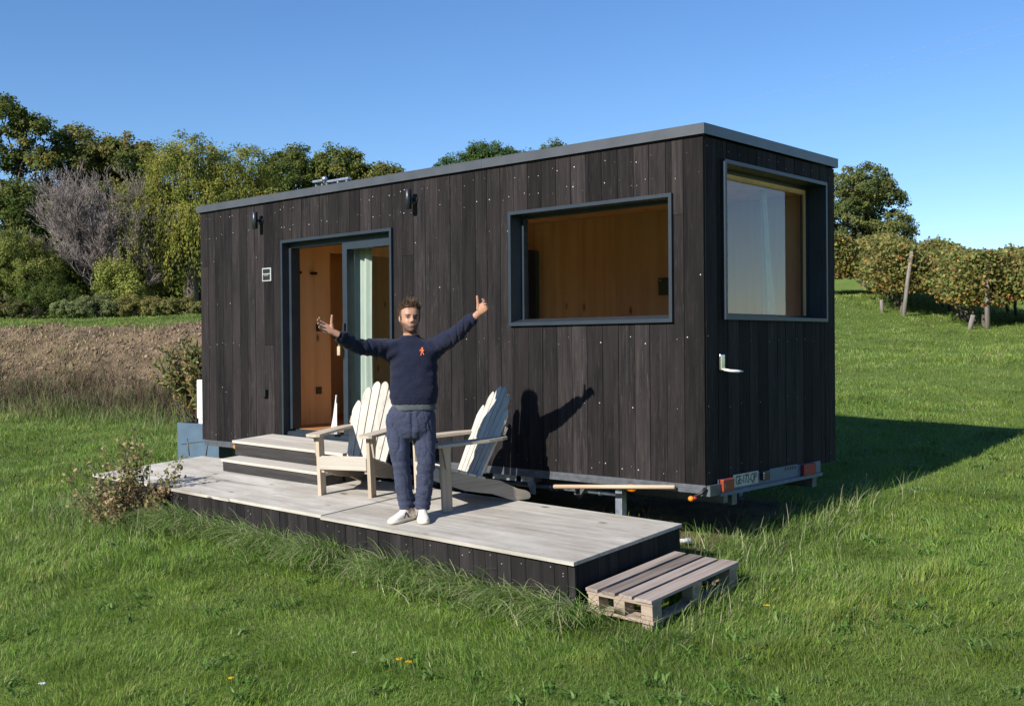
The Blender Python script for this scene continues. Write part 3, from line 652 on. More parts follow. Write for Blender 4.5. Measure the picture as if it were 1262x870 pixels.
# second sliding leaf parked behind the first
sd = MB(); xa, xb = xm-0.015, a1-0.05
sd.box(xa, xa+0.07, 0.125, 0.178, z0+0.085, z1-0.0905); sd.box(xb-0.07, xb, 0.125, 0.178, z0+0.085, z1-0.0905); sd.box(xa+0.0705, xb-0.0705, 0.125, 0.178, z1-0.16, z1-0.0905); sd.box(xa+0.0705, xb-0.0705, 0.125, 0.178, z0+0.085, z0+0.15)
sdo2 = sd.build('sliding_door', ['frame'], house); MB().box(xa+0.071, xb-0.071, 0.150, 0.156, z0+0.1505, z1-0.1605).build('pane', ['glassdoor'], sdo2)
# wall lamps (tube on a round bracket)
for (x, z) in ((-5.86, 2.555), (-3.30, 2.552)):
    lm = MB(); lm.tube([(x, -0.085, z-0.095), (x, -0.085, z-0.093), (x, -0.085, z+0.093), (x, -0.085, z+0.095)], [0.029, 0.032, 0.032, 0.029], 18); lo = lm.build('wall_lamp', ['lamp'], house)
    m = MB(); m.tube([(x, -0.055, z), (x, -0.0035, z)], 0.014, 10); m.tube([(x, -0.012, z), (x, -0.0025, z)], 0.045, 18); m.build('bracket', ['lamp'], lo)
# plaque with two dark tiles
m = MB(); m.box(-5.835, -5.665, -0.012, -0.0025, 1.862, 2.014, 0, None, 0.003); pq = m.build('sign_plaque', ['plate'], house)
m = MB(); m.box(-5.815, -5.685, -0.016, -0.0122, 1.953, 2.000, 0, None, 0.003); m.box(-5.815, -5.685, -0.016, -0.0122, 1.876, 1.940, 0, None, 0.003); m.box(-5.79, -5.71, -0.0175, -0.0162, 1.926, 1.931, 1); m.build('dark_tile', ['black', 'plate'], pq)
m = MB(); m.box(-5.835, -5.755, -0.045, -0.0025, 0.55, 0.635, 0, None, 0.006); m.build('outdoor_socket', ['black'], house)
# chrome swivel handle on the end wall
m = MB(); m.box(0.0025, 0.03, 0.195, 0.265, 0.895, 1.025, 0, None, 0.012); hd = m.build('wall_handle', ['chrome'], house)
m = MB(); m.tube([(0.03, 0.235, 0.905), (0.075, 0.262, 0.893), (0.10, 0.32, 0.889), (0.09, 0.42, 0.888)], [(0.010, 0.016), (0.012, 0.022), (0.012, 0.028), (0.006, 0.012)], 12); m.build('lever', ['white'], hd)
# trailer
m = MB(); m.box(-HL+0.05, -0.002, 0.004, 0.07, -0.032, -0.002); m.box(-HL+0.05, -0.002, 0.004, 0.012, -0.07, -0.033)
m.box(-2.5, 0.02, 0.24, 0.30, -0.165, -0.105); m.box(-HL+0.3, -2.51, 0.24, 0.30, -0.19, -0.105); m.box(-HL+0.05, 0.0, 0.40, 0.48, -0.20, -0.003); m.box(-HL+0.05, 0.0, HW-0.48, HW-0.40, -0.20, -0.003)
for x in np.arange(-6.8, -0.2, 0.9): m.box(x, x+0.06, 0.481, HW-0.481, -0.14, -0.004)
m.box(-0.10, 0.03, 0.02, 0.19, -0.09, -0.006)
for x in (-1.42, -2.05): m.box(x, x+0.05, 0.075, 0.12, -0.165, -0.033)
T = Matrix.Translation((-1.33, 0.16, -0.12)) @ Matrix.Rotation(R(38), 4, 'Y'); m.box(-0.03, 0.03, -0.02, 0.02, -0.13, 0.13, 0, None, 0, T)
m.build('trailer_chassis', ['dsteel'], house)
m = MB(); m.box(-2.35, -1.85, 0.075, 0.20, -0.13, -0.034); m.prism([(-1.95, -0.131), (-1.86, -0.131), (-1.86, -0.24), (-1.90, -0.24)], 0.10, 0.12, 'xz'); m.build('side_bracket', ['steel'], house)
m = MB(); m.tube([(-2.6, 0.21, -0.175), (-1.0, 0.21, -0.175)], 0.022, 10)
for x in (-1.76, -1.70, -1.2): m.tube([(x, 0.21, -0.175), (x+0.02, 0.21, -0.175)], 0.032, 10)
m.build('brake_tube', ['steel'], house)
for x, y in ((-0.93, 0.15), (-6.3, 0.15), (-0.93, HW-0.2), (-6.3, HW-0.2)):
    m = MB(); gz = float(ground_z(x, y))-0.02; m.box(x-0.035, x+0.035, y-0.035, y+0.035, gz+0.012, -0.04, 0, None, 0.004); m.box(x-0.06, x+0.06, y-0.04, y-0.0355, -0.10, -0.034, 1); m.box(x-0.1, x+0.1, y-0.1, y+0.1, gz, gz+0.012); m.build('support_leg', ['steel', 'dsteel'], house)
for (x, y, z) in ((-0.70, -0.02, -0.075), (-1.93, 0.06, -0.04), (-6.44, 0.02, -0.055)):
    m = MB(); m.ball((x, y, z), 0.06, 0.02, 0.032); mo = m.build('marker_light', ['orange'], house); MB().box(x-0.05, x+0.05, y+0.0202, y+0.05, z-0.02, z+0.02).build('mount', ['black'], mo)
m = MB(); m.ball((-0.09, -0.07, -0.105), 0.024, 0.022, 0.022); mo = m.build('marker_light', ['orange'], house)
m = MB(); m.tube([(-0.07, -0.05, -0.09), (-0.02, -0.02, -0.06), (0.0, 0.0, -0.02)], 0.014, 8); m.ball((-0.065, -0.05, -0.10), 0.018, mi=1); m.build('arm', ['black', 'red'], mo)
m = MB(); m.box(0.008, 0.036, 0.17, 1.95, -0.105, -0.075); m.box(0.008, 0.014, 0.17, 1.95, -0.0745, 0.03); m.build('bumper', ['bumper'], house)
for (y0, y1, mt) in ((0.19, 0.36, 'redor'), (1.56, 1.80, 'red')):
    m = MB(); m.box(0.0145, 0.05, y0, y1, -0.072, 0.028, 0, None, 0.008); to = m.build('tail_light', [mt], house)
    m = MB(); m.box(0.0505, 0.052, y0+0.02, y0+0.045, -0.045, -0.01, 0, None, 0.0005); m.build('reverse_lens', ['dsteel'], to)
m = MB(); m.box(0.0145, 0.02, 0.39, 0.80, -0.058, 0.045, 0, None, 0.002); pl = m.build('licence_plate', ['plate'], house)
cv = bpy.data.curves.new('plate_lettering', 'FONT'); cv.body = 'GE-172-QP'; cv.size = 0.092; cv.extrude = 0.0006; cv.align_x = 'CENTER'; cv.align_y = 'CENTER'; cv.materials.append(MAT['black'])
cv.space_character = 0.9
tmp_ = bpy.data.objects.new('tmp_text', cv); COL.objects.link(tmp_); dg_ = bpy.context.evaluated_depsgraph_get(); dg_.update(); tm_ = bpy.data.meshes.new_from_object(tmp_.evaluated_get(dg_)); bpy.data.objects.remove(tmp_)
if not tm_.materials: tm_.materials.append(MAT['black'])
to = link('plate_lettering', tm_, pl); to.location = (0.0212, 0.595, -0.006); to.rotation_euler = (R(90), 0, R(90)); to.scale = (0.86, 1.12, 1)
m = MB(); m.box(0.0145, 0.018, 1.00, 1.50, -0.06, 0.04, 0, None, 0.001)
for k in range(5): m.box(0.0182, 0.019, 1.26+k*0.045, 1.285+k*0.045, 0.0, 0.032, 1)
m.build('trailer_nameplate', ['bumper', 'black'], house)
m = MB(); m.box(0.0145, 0.06, 0.83, 0.93, -0.04, 0.03, 0, None, 0.01); m.build('plate_lamp', ['black'], house)
m = MB(); m.tube([(-1.50, -0.05, -0.125), (-0.26, -0.04, -0.03)], [0.019, 0.017], 10); o = m.build('wooden_pole', ['pole']); tag(o, 'slim bare timber pole tucked under the cabin edge', 'pole')
for x in (-4.1, -3.3):
    for y in (0.36, HW-0.36):
        m = MB(); prof = [(0.30, -0.10), (0.325, -0.08), (0.33, 0), (0.325, 0.08), (0.30, 0.10), (0.2, 0.10), (0.19, 0), (0.2, -0.10)]
        seg = 28; vs = []; zc = float(ground_z(x, y))+0.32
        for k in range(seg):
            a = 2*math.pi*k/seg
            for (r_, t_) in prof: vs.append((x+r_*math.cos(a), y+t_, zc+r_*math.sin(a)))
        n_ = len(prof); m.add(vs, [(k*n_+i, k*n_+(i+1) % n_, ((k+1) % seg)*n_+(i+1) % n_, ((k+1) % seg)*n_+i) for k in range(seg) for i in range(n_)], 0, None, True)
        wo = m.build('wheel', ['tyre'], house)
        m = MB(); sgn = -1 if y < 1 else 1; m.tube([(x, y-0.06, zc), (x, y+0.06, zc)], 0.198, 24); m.tube([(x, y+sgn*0.06, zc), (x, y+sgn*0.11, zc)], [0.075, 0.05], 14, 1); m.build('rim', ['steel', 'white'], wo)

# roof rack
rk = thing('roof_rack', 'low pale metal rack with short feet on the cabin roof', 'rack', (-5.16, 0.42, HH-0.03))
m = MB(); m.box(-0.27, -0.10, -0.02, 0.05, 0.185, 0.21, 0, None, 0.004); m.box(-0.02, 0.33, 0.0, 0.06, 0.165, 0.19, 0, None, 0.004); m.box(-0.099, -0.021, 0.0, 0.04, 0.17, 0.19, 0, None, 0.003); m.ball((-0.06, -0.01, 0.21), 0.035, 0.03, 0.03); m.build('rail', ['steel'], rk)
for x in (-0.25, -0.14, -0.06, 0.14, 0.29): MB().box(x, x+0.02, 0.005, 0.025, 0.0, 0.1648).build('foot', ['steel'], rk)

# curtains
def curtain(name, label, f0, f1, z0, z1, folds, mat, group=None, n_=60, rows=14):
    """wavy sheet between two floor points f0,f1 (x,y); f(t)->offset"""
    vs = []; f0 = Vector((*f0, 0)); f1 = Vector((*f1, 0)); d = f1-f0; nn = Vector((-d.y, d.x, 0)).normalized()
    for j in range(rows+1):
        tz = j/rows; z = z1 + (z0-z1)*tz
        for i in range(n_+1):
            t = i/n_; w = folds[1]*(0.6+0.4*tz)*math.sin(t*folds[0]*2*math.pi + 0.6*math.sin(3*tz)) + 0.3*folds[1]*math.sin(t*folds[0]*4.3+2)
            vs.append(f0 + d*t + nn*w + Vector((0, 0, z)))
    m = MB(); m.add(vs, [(j*(n_+1)+i, j*(n_+1)+i+1, (j+1)*(n_+1)+i+1, (j+1)*(n_+1)+i) for j in range(rows) for i in range(n_)], 0, 0.5, True)
    o = m.build(name, [mat]); so_ = o.modifiers.new('thickness', 'SOLIDIFY'); so_.thickness = 0.002
    return tag(o, label, 'curtain', group)
curtain('curtain', 'white pleated curtain hanging behind the sliding door glass', (-4.66, 0.25), (-4.24, 0.25), 0.22, 2.2, (4.5, 0.03), 'curtain')
curtain('curtain', 'narrow gathered curtain at the right end of the door glass', (-3.72, 0.25), (-3.60, 0.25), 0.22, 2.2, (2, 0.02), 'curtain')
m = MB(); rows = 16; vs = []
for j in range(rows+1):
    t = j/rows; w = 0.005+0.055*t**1.3
    for i in range(9): vs.append((-4.56-w+2*w*i/8*1.0, 0.02-0.05*t+0.012*math.sin(i*1.9), 0.60-0.415*t))
m.add(vs, [(j*9+i, j*9+i+1, (j+1)*9+i+1, (j+1)*9+i) for j in range(rows) for i in range(8)], 0, 0.4, True)
o = m.build('curtain', ['curtain']); o.modifiers.new('thickness', 'SOLIDIFY').thickness = 0.004; tag(o, 'white curtain hem spilling over the door threshold at the jamb', 'curtain')
m = MB(); prof = [(2.50, 0.035), (2.35, 0.045), (2.1, 0.05), (1.95, 0.05), (1.8, 0.06), (1.6, 0.075), (1.45, 0.085), (1.3, 0.095), (1.0, 0.10), (0.5, 0.11), (0.22, 0.115)]
seg = 26; vs = []
for (z, r_) in prof:
    for k in range(seg):
        a = 2*math.pi*k/seg; rr_ = r_*(1+0.22*math.sin(7*a+z)); vs.append((-0.34+0.5*rr_*math.cos(a), 1.56+(2.5-z)*0.09*(z > 1.2)+(0.117 if z <= 1.2 else 0)+rr_*math.sin(a), z))
m.add(vs, [(j*seg+k, j*seg+(k+1) % seg, (j+1)*seg+(k+1) % seg, (j+1)*seg+k) for j in range(len(prof)-1) for k in range(seg)], 0, 0.5, True)
o = m.build('curtain', ['beige']); tag(o, 'beige curtain gathered into a column inside the end window', 'curtain')
m = MB(); m.tube([(-4.50, 0.012, 1.225), (-4.502, 0.008, 1.15), (-4.50, 0.006, 1.12)], 0.006, 8, 1); m.box(-4.525, -4.475, 0.0, 0.012, 1.02, 1.12, 0, None, 0.012); o = m.build('key_fob', ['keytag', 'chrome']); tag(o, 'small pale key fob dangling from the sliding door lock', 'key fob')

# ------------------------------------------------------------------ deck, steps, pallet
deck = thing('wooden_deck', 'low grey timber deck with dark board skirting in front of the cabin', 'deck', DO, DROT)
m = MB()
for (a, b, dz, fv) in ((-6.435, -5.203, 0.0, 0.0), (-5.197, -3.962, 0.001, -0.004), (-3.958, -2.652, 0.003, 0.0), (-2.648, 0.015, -0.004, -0.012)):
    m.box(a, b, -0.018+fv, 1.325, -0.027+dz, dz, 0, None, 0.0025)
qd = random.Random(12)
for uu in np.arange(-6.3, -0.05, 0.3):
    for vv in (0.03, 0.33, 0.64, 0.95, 1.27):
        if qd.random() < 0.8:
            x_, y_ = uu+qd.uniform(-0.012, 0.012), vv+qd.uniform(-0.01, 0.01); m.add([(x_+0.004*math.cos(t), y_+0.004*math.sin(t), 0.0035) for t in [k*math.pi/3 for k in range(6)]], [tuple(range(6))], 1, 0.5)
m.build('deck_top', ['deck', 'dsteel'], deck)
m = MB(); q = random.Random(8); u = -6.42
while u < -0.01:
    w = q.choice((0.118, 0.128, 0.14)); e = min(0.0, u+w); e = 0.0 if -e < 0.05 else e; yo = q.uniform(-0.002, 0.002)
    m.box(u+0.002, e-0.002, yo, 0.022+yo, -0.52, -0.032+(0 if u < -2.65 else -0.002), 0, None)
    for k in range(3):
        if q.random() < 0.5: nail(m, (u+w*q.uniform(0.2, 0.8), yo, q.choice((-0.1, -0.28))+q.uniform(-0.03, 0.03)), (0, -1, 0), q.uniform(0.003, 0.005))
    u = e
m.build('front_skirting', ['skirt', 'nail'], deck)
for xa in (-0.022, -6.42):
    m = MB(); v = 0.025
    while v < 1.30: e = min(1.312, v+q.choice((0.12, 0.135))); m.box(xa, xa+0.022, v+0.002, e-0.002, -0.50, -0.031); v = e
    m.build('side_skirting', ['skirt', 'nail'], deck)
m = MB()
for u in np.arange(-6.2, -0.1, 0.6): m.box(u, u+0.05, 0.03, 1.30, -0.17, -0.032)
m.box(-6.39, -0.03, 1.302, 1.32, -0.2, -0.034); m.build('joist', ['riser'], deck)
st = thing('door_steps', 'two grey treads with dark risers leading up to the open door', 'steps', DO, DROT)
m = MB(); m.box(-5.325, -3.625, 0.825, 1.10, 0.104, 0.132, 0, None, 0.003); m.box(-5.41, -3.60, 1.035, 1.33, 0.264, 0.292, 0, None, 0.003); m.box(-5.41, -3.60, 1.334, 1.56, 0.264, 0.292, 0, None, 0.003); m.build('tread', ['tread'], st)
m = MB(); m.box(-5.31, -3.64, 0.84, 0.862, 0.0015, 0.1035); m.box(-5.39, -3.62, 1.055, 1.077, 0.1325, 0.2635)
for u in (-5.31, -3.662): m.box(u, u+0.022, 0.863, 1.05, 0.0015, 0.1035)
for u in (-5.39, -3.642): m.box(u, u+0.022, 1.078, 1.315, 0.002, 0.2635); m.box(u, u+0.05, 1.45, 1.50, -0.4, 0.2635)
m.build('riser', ['riser'], st)
# pallet: local x across (0.6), y along (1.3)
PZ = -0.525
pal = thing('wooden_pallet', 'weathered wooden pallet lying as a step at the right end of the deck', 'pallet', (0.035, -1.565, PZ-0.165), (R(5.0), R(1.0), R(-0.8)))
PW, PLn = 0.545, 1.06; q = random.Random(3)
for k, (xa, w) in enumerate(((0.0, 0.10), (0.135, 0.11), (0.275, 0.105), (0.41, 0.135))):
    MB().box(xa, xa+w, q.uniform(-0.008, 0.008), PLn+q.uniform(-0.01, 0.01), 0.143, 0.165, 0, None, 0.003).build('top_board', ['pallet'], pal)
for y in (0.0, PLn/2-0.06, PLn-0.12):
    MB().box(0.003, PW-0.003, y+0.004, y+0.116, 0.1205, 0.1425, 0, None, 0.002).build('cross_board', ['palletx'], pal)
    for x in (0.01, 0.225, 0.447): MB().box(x, x+0.09, y+0.008, y+0.112, 0.0225, 0.12, 0, None, 0.003).build('block', ['palletx'], pal)
for y in (0.0, PLn-0.12): MB().box(0.0, PW, y+0.002, y+0.118, 0.0, 0.022, 0, None, 0.002).build('bottom_board', ['palletx'], pal)
for x in (0.01, 0.447): MB().box(x, x+0.09, 0.1185, PLn-0.1185, 0.0, 0.022, 0, None, 0.002).build('bottom_board', ['pallet'], pal)
for x in (0.02, 0.44):
    for y in (0.02, PLn-0.12): MB().box(x, x+0.08, y, y+0.1, -0.16, -0.0005, 0, None, 0.003).build('foot', ['palletx'], pal)
# white offcut lying between deck and trailer
a = Vector((-0.55, 0.12, float(ground_z(-0.55, 0.12))+0.03)); b = Vector((-0.33, 0.30, float(ground_z(-0.33, 0.30))+0.05))
m = MB(); m.tube([a, b], 0.022, 10); o = m.build('pipe', ['white']); tag(o, 'short white plastic pipe lying in the grass beside the pallet', 'pipe')

# ------------------------------------------------------------------ adirondack chairs (local: x across, y back, front legs at y=0)
def adirondack(label, u, v, fwd, group):
    f = Vector((fwd[0], fwd[1])).normalized(); a = math.atan2(f.x, -f.y)  # rotation so that local -y points along f
    t = bpy.data.objects.new('adirondack_chair', None); COL.objects.link(t); t.empty_display_size = 0.1
    t.matrix_world = DM @ Matrix.Translation((u, v, 0)) @ Matrix.Rotation(a, 4, 'Z')
    tag(t, label, 'chair', group)
    return t
def chair_parts(t):
    for s in (-1, 1):
        m = MB(); m.box(s*0.262-0.017, s*0.262+0.017, -0.045, 0.045, 0.0, 0.548, 0, None, 0.003); m.build('front_leg', ['chair'], t)
        m = MB(); poly = [(-0.03, 0.215), (-0.03, 0.345), (0.08, 0.335), (0.22, 0.285), (0.34, 0.235), (0.44, 0.215), (0.52, 0.195), (0.62, 0.14), (0.70, 0.10), (0.78, 0.075), (0.815, 0.05), (0.82, 0.015), (0.80, 0.0), (0.66, 0.0), (0.56, 0.04), (0.44, 0.09), (0.32, 0.115), (0.18, 0.15), (0.06, 0.20)]
        m.prism(poly, s*0.225-0.015, s*0.225+0.015, 'yz'); m.build('side_stringer', ['chairy'], t)
        m = MB(); pts = [(-0.075, -0.10), (-0.045, -0.115), (0.045, -0.115), (0.07, -0.10), (0.078, 0.1), (0.07, 0.38), (0.045, 0.52), (0.02, 0.58), (-0.04, 0.58), (-0.055, 0.46), (-0.06, 0.2)]
        if s < 0: pts = [(-x, y) for x, y in pts]
        m.prism([(x+s*0.272, y) for x, y in pts], 0.5485, 0.5725, 'xy'); m.build('armrest', ['chairy'], t)
        m = MB(); m.prism([(-0.04, 0.5482), (0.04, 0.5482), (0.01, 0.36), (-0.01, 0.36)], s*0.2795 if s > 0 else -0.306, 0.306 if s > 0 else s*0.2795, 'yz'); m.build('arm_bracket', ['chair'], t)
    m = MB(); m.box(-0.243, 0.243, -0.052, -0.031, 0.245, 0.362, 0, None, 0.006); m.build('front_apron', ['chairx'], t)
    for k in range(5):
        y = -0.03+k*0.084; z = 0.347-max(0, k-0.6)*0.030
        T = Matrix.Translation((0, y, z)) @ Matrix.Rotation(R(-12 if k == 0 else -19), 4, 'X'); m = MB(); m.box(-0.242, 0.242, 0.0, 0.076, 0.0, 0.02, 0, None, 0.004, T); m.build('seat_slat', ['chairx'], t)
    B = Matrix.Translation((0, 0.345, 0.20)) @ Matrix.Rotation(R(-27), 4, 'X')   # back plane: local z up the back
    ns = 6
    for k in range(ns):
        c = (k-(ns-1)/2)/((ns-1)/2); xb = c*0.175; xt = c*0.235; wb, wt = 0.029, 0.0405
        top = 0.86 - 0.20*abs(c)**2.2; sl = (xt-xb)/0.9
        pts = [(xb-wb, 0.0), (xb+wb, 0.0)]
        arc = [(xb+sl*(top-0.05)/1*1.0 + wt*math.cos(a_), top-0.05-(0.06*max(0, c*math.copysign(1, math.cos(a_)))*abs(math.cos(a_)))+0.05*math.sin(a_)) for a_ in np.linspace(0.0, math.pi, 9)]
        m = MB(); m.prism(pts+arc, -0.02, 0.0, 'xz', 0, None, B); m.build('back_slat', ['chairw'], t)
    for (zz, hw) in ((0.08, 0.2), (0.44, 0.275)):
        m = MB(); m.box(-hw, hw, 0.0015, 0.028, zz, zz+0.07, 0, None, 0.003, B); m.build('back_brace', ['chairy'], t)
chA = adirondack('pale slatted adirondack chair facing front, between the steps and the man', -3.095, 0.645, (0.315, -0.95), 'adirondack chairs on the deck')
chair_parts(chA)
chB = adirondack('slatted adirondack chair seen from its side, right of the man', 0, 0, (-0.33, -0.94), 'adirondack chairs on the deck')
fb = Vector((-0.33, -0.94)).normalized(); rx_ = Vector((-fb.y, fb.x))   # local +x in deck coords
cB = Vector((-1.840, 0.655)) - rx_*0.262
chB.matrix_world = DM @ Matrix.Translation((cB.x, cB.y, 0)) @ Matrix.Rotation(math.atan2(fb.x, -fb.y), 4, 'Z')
for ch in list(chA.children):
    c = ch.copy(); c.parent = chB; COL.objects.link(c)

# ------------------------------------------------------------------ planter, oleander, utility box
pz = float(ground_z(-7.9, 0.7))-0.04
pb = thing('planter_box', 'blue grey square planter box behind the left end of the deck', 'planter', (-7.90, 0.66, pz), (0, 0, R(8)))
m = MB(); hgt = 0.135-pz
for (xa, xb, ya, yb) in ((-0.40, 0.40, -0.26, -0.235), (-0.40, 0.40, 0.235, 0.26), (-0.40, -0.375, -0.2345, 0.2345), (0.375, 0.40, -0.2345, 0.2345)): m.box(xa, xb, ya, yb, 0.0, hgt, 0, 0.5, 0.003)
m.build('box_wall', ['planter'], pb); MB().box(-0.374, 0.374, -0.234, 0.234, 0.05, hgt-0.05).build('soil', ['soilpot'], pb)
m = MB()
for s in (-1, 1): m.tube([(s*0.2+0.0, -0.265, hgt-0.2), (s*0.16, -0.265, hgt-0.42)], 0.006, 6)
m.tube([(-0.32, -0.265, hgt-0.28), (0.28, -0.265, hgt-0.20)], 0.004, 6); m.build('trellis_mark', ['dsteel'], pb)
ub = MB(); ub.box(-7.95, -7.64, 0.47, 0.66, pz+0.30, 0.19, 0, None, 0.01); ub.box(-7.965, -7.625, 0.455, 0.675, 0.191, 0.70, 0, None, 0.02); o = ub.build('utility_box', ['white']); tag(o, 'narrow white upright box standing in the planter, half hidden by the cabin', 'utility box')

# ------------------------------------------------------------------ leaves
def leaf_quads(P, size, nrm=None, aspect=0.6, colr=None, up_bias=0.0, axis=None):
    N = len(P); n_ = rng.normal(0, 1, (N, 3)) if nrm is None else nrm + rng.normal(0, 0.55, (N, 3))
    n_ = unit(n_); a = rng.normal(0, 1, (N, 3)) if axis is None else axis + rng.normal(0, 0.25, (N, 3))
    t = unit(a - n_*(a*n_).sum(1, keepdims=True)); b = np.cross(n_, t)
    s = size[:, None]; t = t*s*0.5; b = b*s*0.5*aspect; cup = n_*s*0.12
    V = np.stack([P-t, P+b*1.0-t*0.1+cup, P+t, P-b-t*0.1+cup], 1).reshape(-1, 3)
    return V, np.arange(4*N), np.full(N, 4), np.repeat(colr, 4, 0)
def crown_clumps(lobes, nclump, nleaf, csize, lsize, cols, aspect=0.7, shell=0.55):
    """leaf clumps on and inside ellipsoid lobes"""
    out = []; vol = np.array([l[3]*l[4]*l[5] for l in lobes])**(2/3); pr = vol/vol.sum()
    L = rng.choice(len(lobes), nclump, p=pr); lo = np.array(lobes)[L]
    d = unit(rng.normal(0, 1, (nclump, 3))); d[:, 2] = np.where((d[:, 2] < -0.35) & (rng.uniform(0, 1, nclump) < 0.6), -d[:, 2]*0.5, d[:, 2])
    rad = rng.uniform(shell, 1.0, (nclump, 1))**0.6*(0.82+0.36*vnoise(L*7.3+d[:, 0]*4, d[:, 2]*4+d[:, 1]*3, 1.0, 77)[:, None])
    c = lo[:, :3] + d*lo[:, 3:6]*rad
    cc = pick(cols, nclump, 0.14)*np.array([1.58, 1.68, 1.30])
    K = rng.integers(int(nleaf*0.5), int(nleaf*1.5)+1, nclump); idx_ = np.repeat(np.arange(nclump), K); N = len(idx_)
    off = unit(rng.normal(0, 1, (N, 3)))*(rng.uniform(0, 1, (N, 1))**0.5)*csize*rng.uniform(0.6, 1.3, nclump)[idx_][:, None]; off[:, 2] *= 0.8
    P = c[idx_] + off; nr = unit(d[idx_]*0.7 + unit(off)*0.6 + np.array([0, 0, 0.5]))
    colr = cc[idx_]*rng.uniform(0.75, 1.25, (N, 1))
    return leaf_quads(P, lsize*rng.uniform(0.6, 1.3, N), nr, aspect, colr), c
def limb(m, a, b, r0, r1, bend=0.15, n_=6):
    a = Vector(a); b = Vector(b); Ln = (b-a).length; pts = []
    off = Vector((rnd.uniform(-1, 1), rnd.uniform(-1, 1), rnd.uniform(-0.2, 0.6)))*Ln*bend
    for i in range(n_+1):
        t = i/n_; pts.append(a.lerp(b, t) + off*math.sin(math.pi*t) + Vector((rnd.uniform(-1, 1), rnd.uniform(-1, 1), 0))*Ln*0.012*(0 < i < n_))
    m.tube(pts, [r0+(r1-r0)*i/n_ for i in range(n_+1)], 7)
def tree(name, label, cat, base, lobes, nclump, nleaf, csize, lsize, cols, trunk_r, group=None, trunk_top=0.6, stems=1, aspect=0.7, shell=0.55):
    """lobes relative to base: (x,y,z,rx,ry,rz)"""
    t = thing(name, label, cat, base, (0, 0, 0), group)
    (V, F, L, C), cl = crown_clumps(lobes, int(nclump*1.5), int(nleaf*1.35), csize*0.88, lsize*0.66, cols, aspect, shell)
    ztop = max(l[2] for l in lobes)*trunk_top
    for s in range(stems):
        m = MB(); ox = (s-(stems-1)/2)*trunk_r*3.5; tp = Vector((ox*2.5+rnd.uniform(-0.3, 0.3), rnd.uniform(-0.3, 0.3), ztop))
        limb(m, (ox, 0, -0.2), tp, trunk_r, trunk_r*0.6, 0.05, 8)
        for l in lobes:
            if stems == 1 or rnd.random() < 0.7:
                limb(m, tp*rnd.uniform(0.6, 1.0), (l[0], l[1], l[2]+l[5]*0.2), trunk_r*0.5, trunk_r*0.12, 0.12)
        for i in rng.choice(len(cl), min(len(cl), 60//stems), replace=False):
            l = min(lobes, key=lambda q_: (Vector(q_[:3])-Vector(cl[i])).length); limb(m, Vector(l[:3])*0.9, cl[i], trunk_r*0.18, trunk_r*0.04, 0.12, 4)
        m.build('trunk', ['bark'], t)
    np_mesh('crown', V, F, L, 'leaf', t, C)
    return t
def at_px(px, dist, dz=-0.1):
    """point on the ground under image column px at a ground distance (metres along the view axis)"""
    d = cf + cr*((px-631)/1344.02); x = CP.x + dist*d.x; y = CP.y + dist*d.y
    return (x, y, float(ground_z(x, y, False))+dz)
def px_frame(px, dist, ybase):
    return 1344.02/dist
AX = Vector((0.745, 0.667, 0))      # image right on the ground
AV = Vector((-0.667, 0.745, 0))
def lob(r, d, z, a, b, c): # right, depth, up, radii
    p = AX*r + AV*d; return (p.x, p.y, z, a, b, c)
DKG = [(0.042, 0.058, 0.018), (0.055, 0.075, 0.022), (0.075, 0.090, 0.028), (0.095, 0.10, 0.035)]
OLV = [(0.085, 0.095, 0.030), (0.11, 0.11, 0.035), (0.14, 0.12, 0.04), (0.065, 0.08, 0.025)]
BRN = [(0.10, 0.10, 0.038), (0.125, 0.108, 0.042), (0.085, 0.09, 0.032), (0.14, 0.115, 0.048)]
LGT = [(0.135, 0.145, 0.048), (0.17, 0.17, 0.06), (0.11, 0.125, 0.04)]
GRP = 'trees along the field edge'
# --- left wood (1 m = about 35 px at 38 m)
tree('tall_tree', 'tall airy tree with forked trunks at the far left edge', 'tree', at_px(15, 42), [lob(-0.4, 0, 7.9, 1.0, 1.0, 0.8), lob(0.8, 0.3, 7.3, 0.9, 0.9, 0.7), lob(-1.3, 0, 6.6, 0.9, 0.9, 0.8), lob(0.2, 0.4, 6.2, 0.7, 0.8, 0.5), lob(1.3, 0, 6.0, 0.6, 0.6, 0.5), lob(-0.9, 0, 5.0, 0.9, 0.9, 0.7), lob(0.9, 0.2, 4.7, 0.8, 0.8, 0.6)], 210, 60, 0.34, 0.17, OLV+DKG, 0.13, GRP, 0.62, 2)
tree('broadleaf_tree', 'broad tree with browning crown left of the willow', 'tree', at_px(122, 44), [lob(-0.7, 0, 6.3, 1.5, 1.4, 1.2), lob(1.2, 0, 6.2, 1.3, 1.3, 1.0), lob(0, 0.4, 4.8, 2.0, 1.6, 1.4), lob(-1.6, 0.3, 4.6, 1.2, 1.2, 1.2), lob(1.8, 0, 4.6, 1.2, 1.2, 1.1)], 430, 70, 0.36, 0.18, BRN+OLV+DKG[2:], 0.2, GRP)
tree('broadleaf_tree', 'dark green dense tree behind the pale round tree at far left', 'tree', at_px(45, 41), [lob(-0.8, 0, 3.7, 1.8, 1.4, 1.5), lob(1.3, 0.3, 3.4, 1.7, 1.4, 1.5), lob(0.4, 0, 2.0, 2.4, 1.5, 1.6), lob(2.3, 0.5, 2.0, 1.4, 1.3, 1.6)], 480, 65, 0.34, 0.16, DKG, 0.2, GRP)
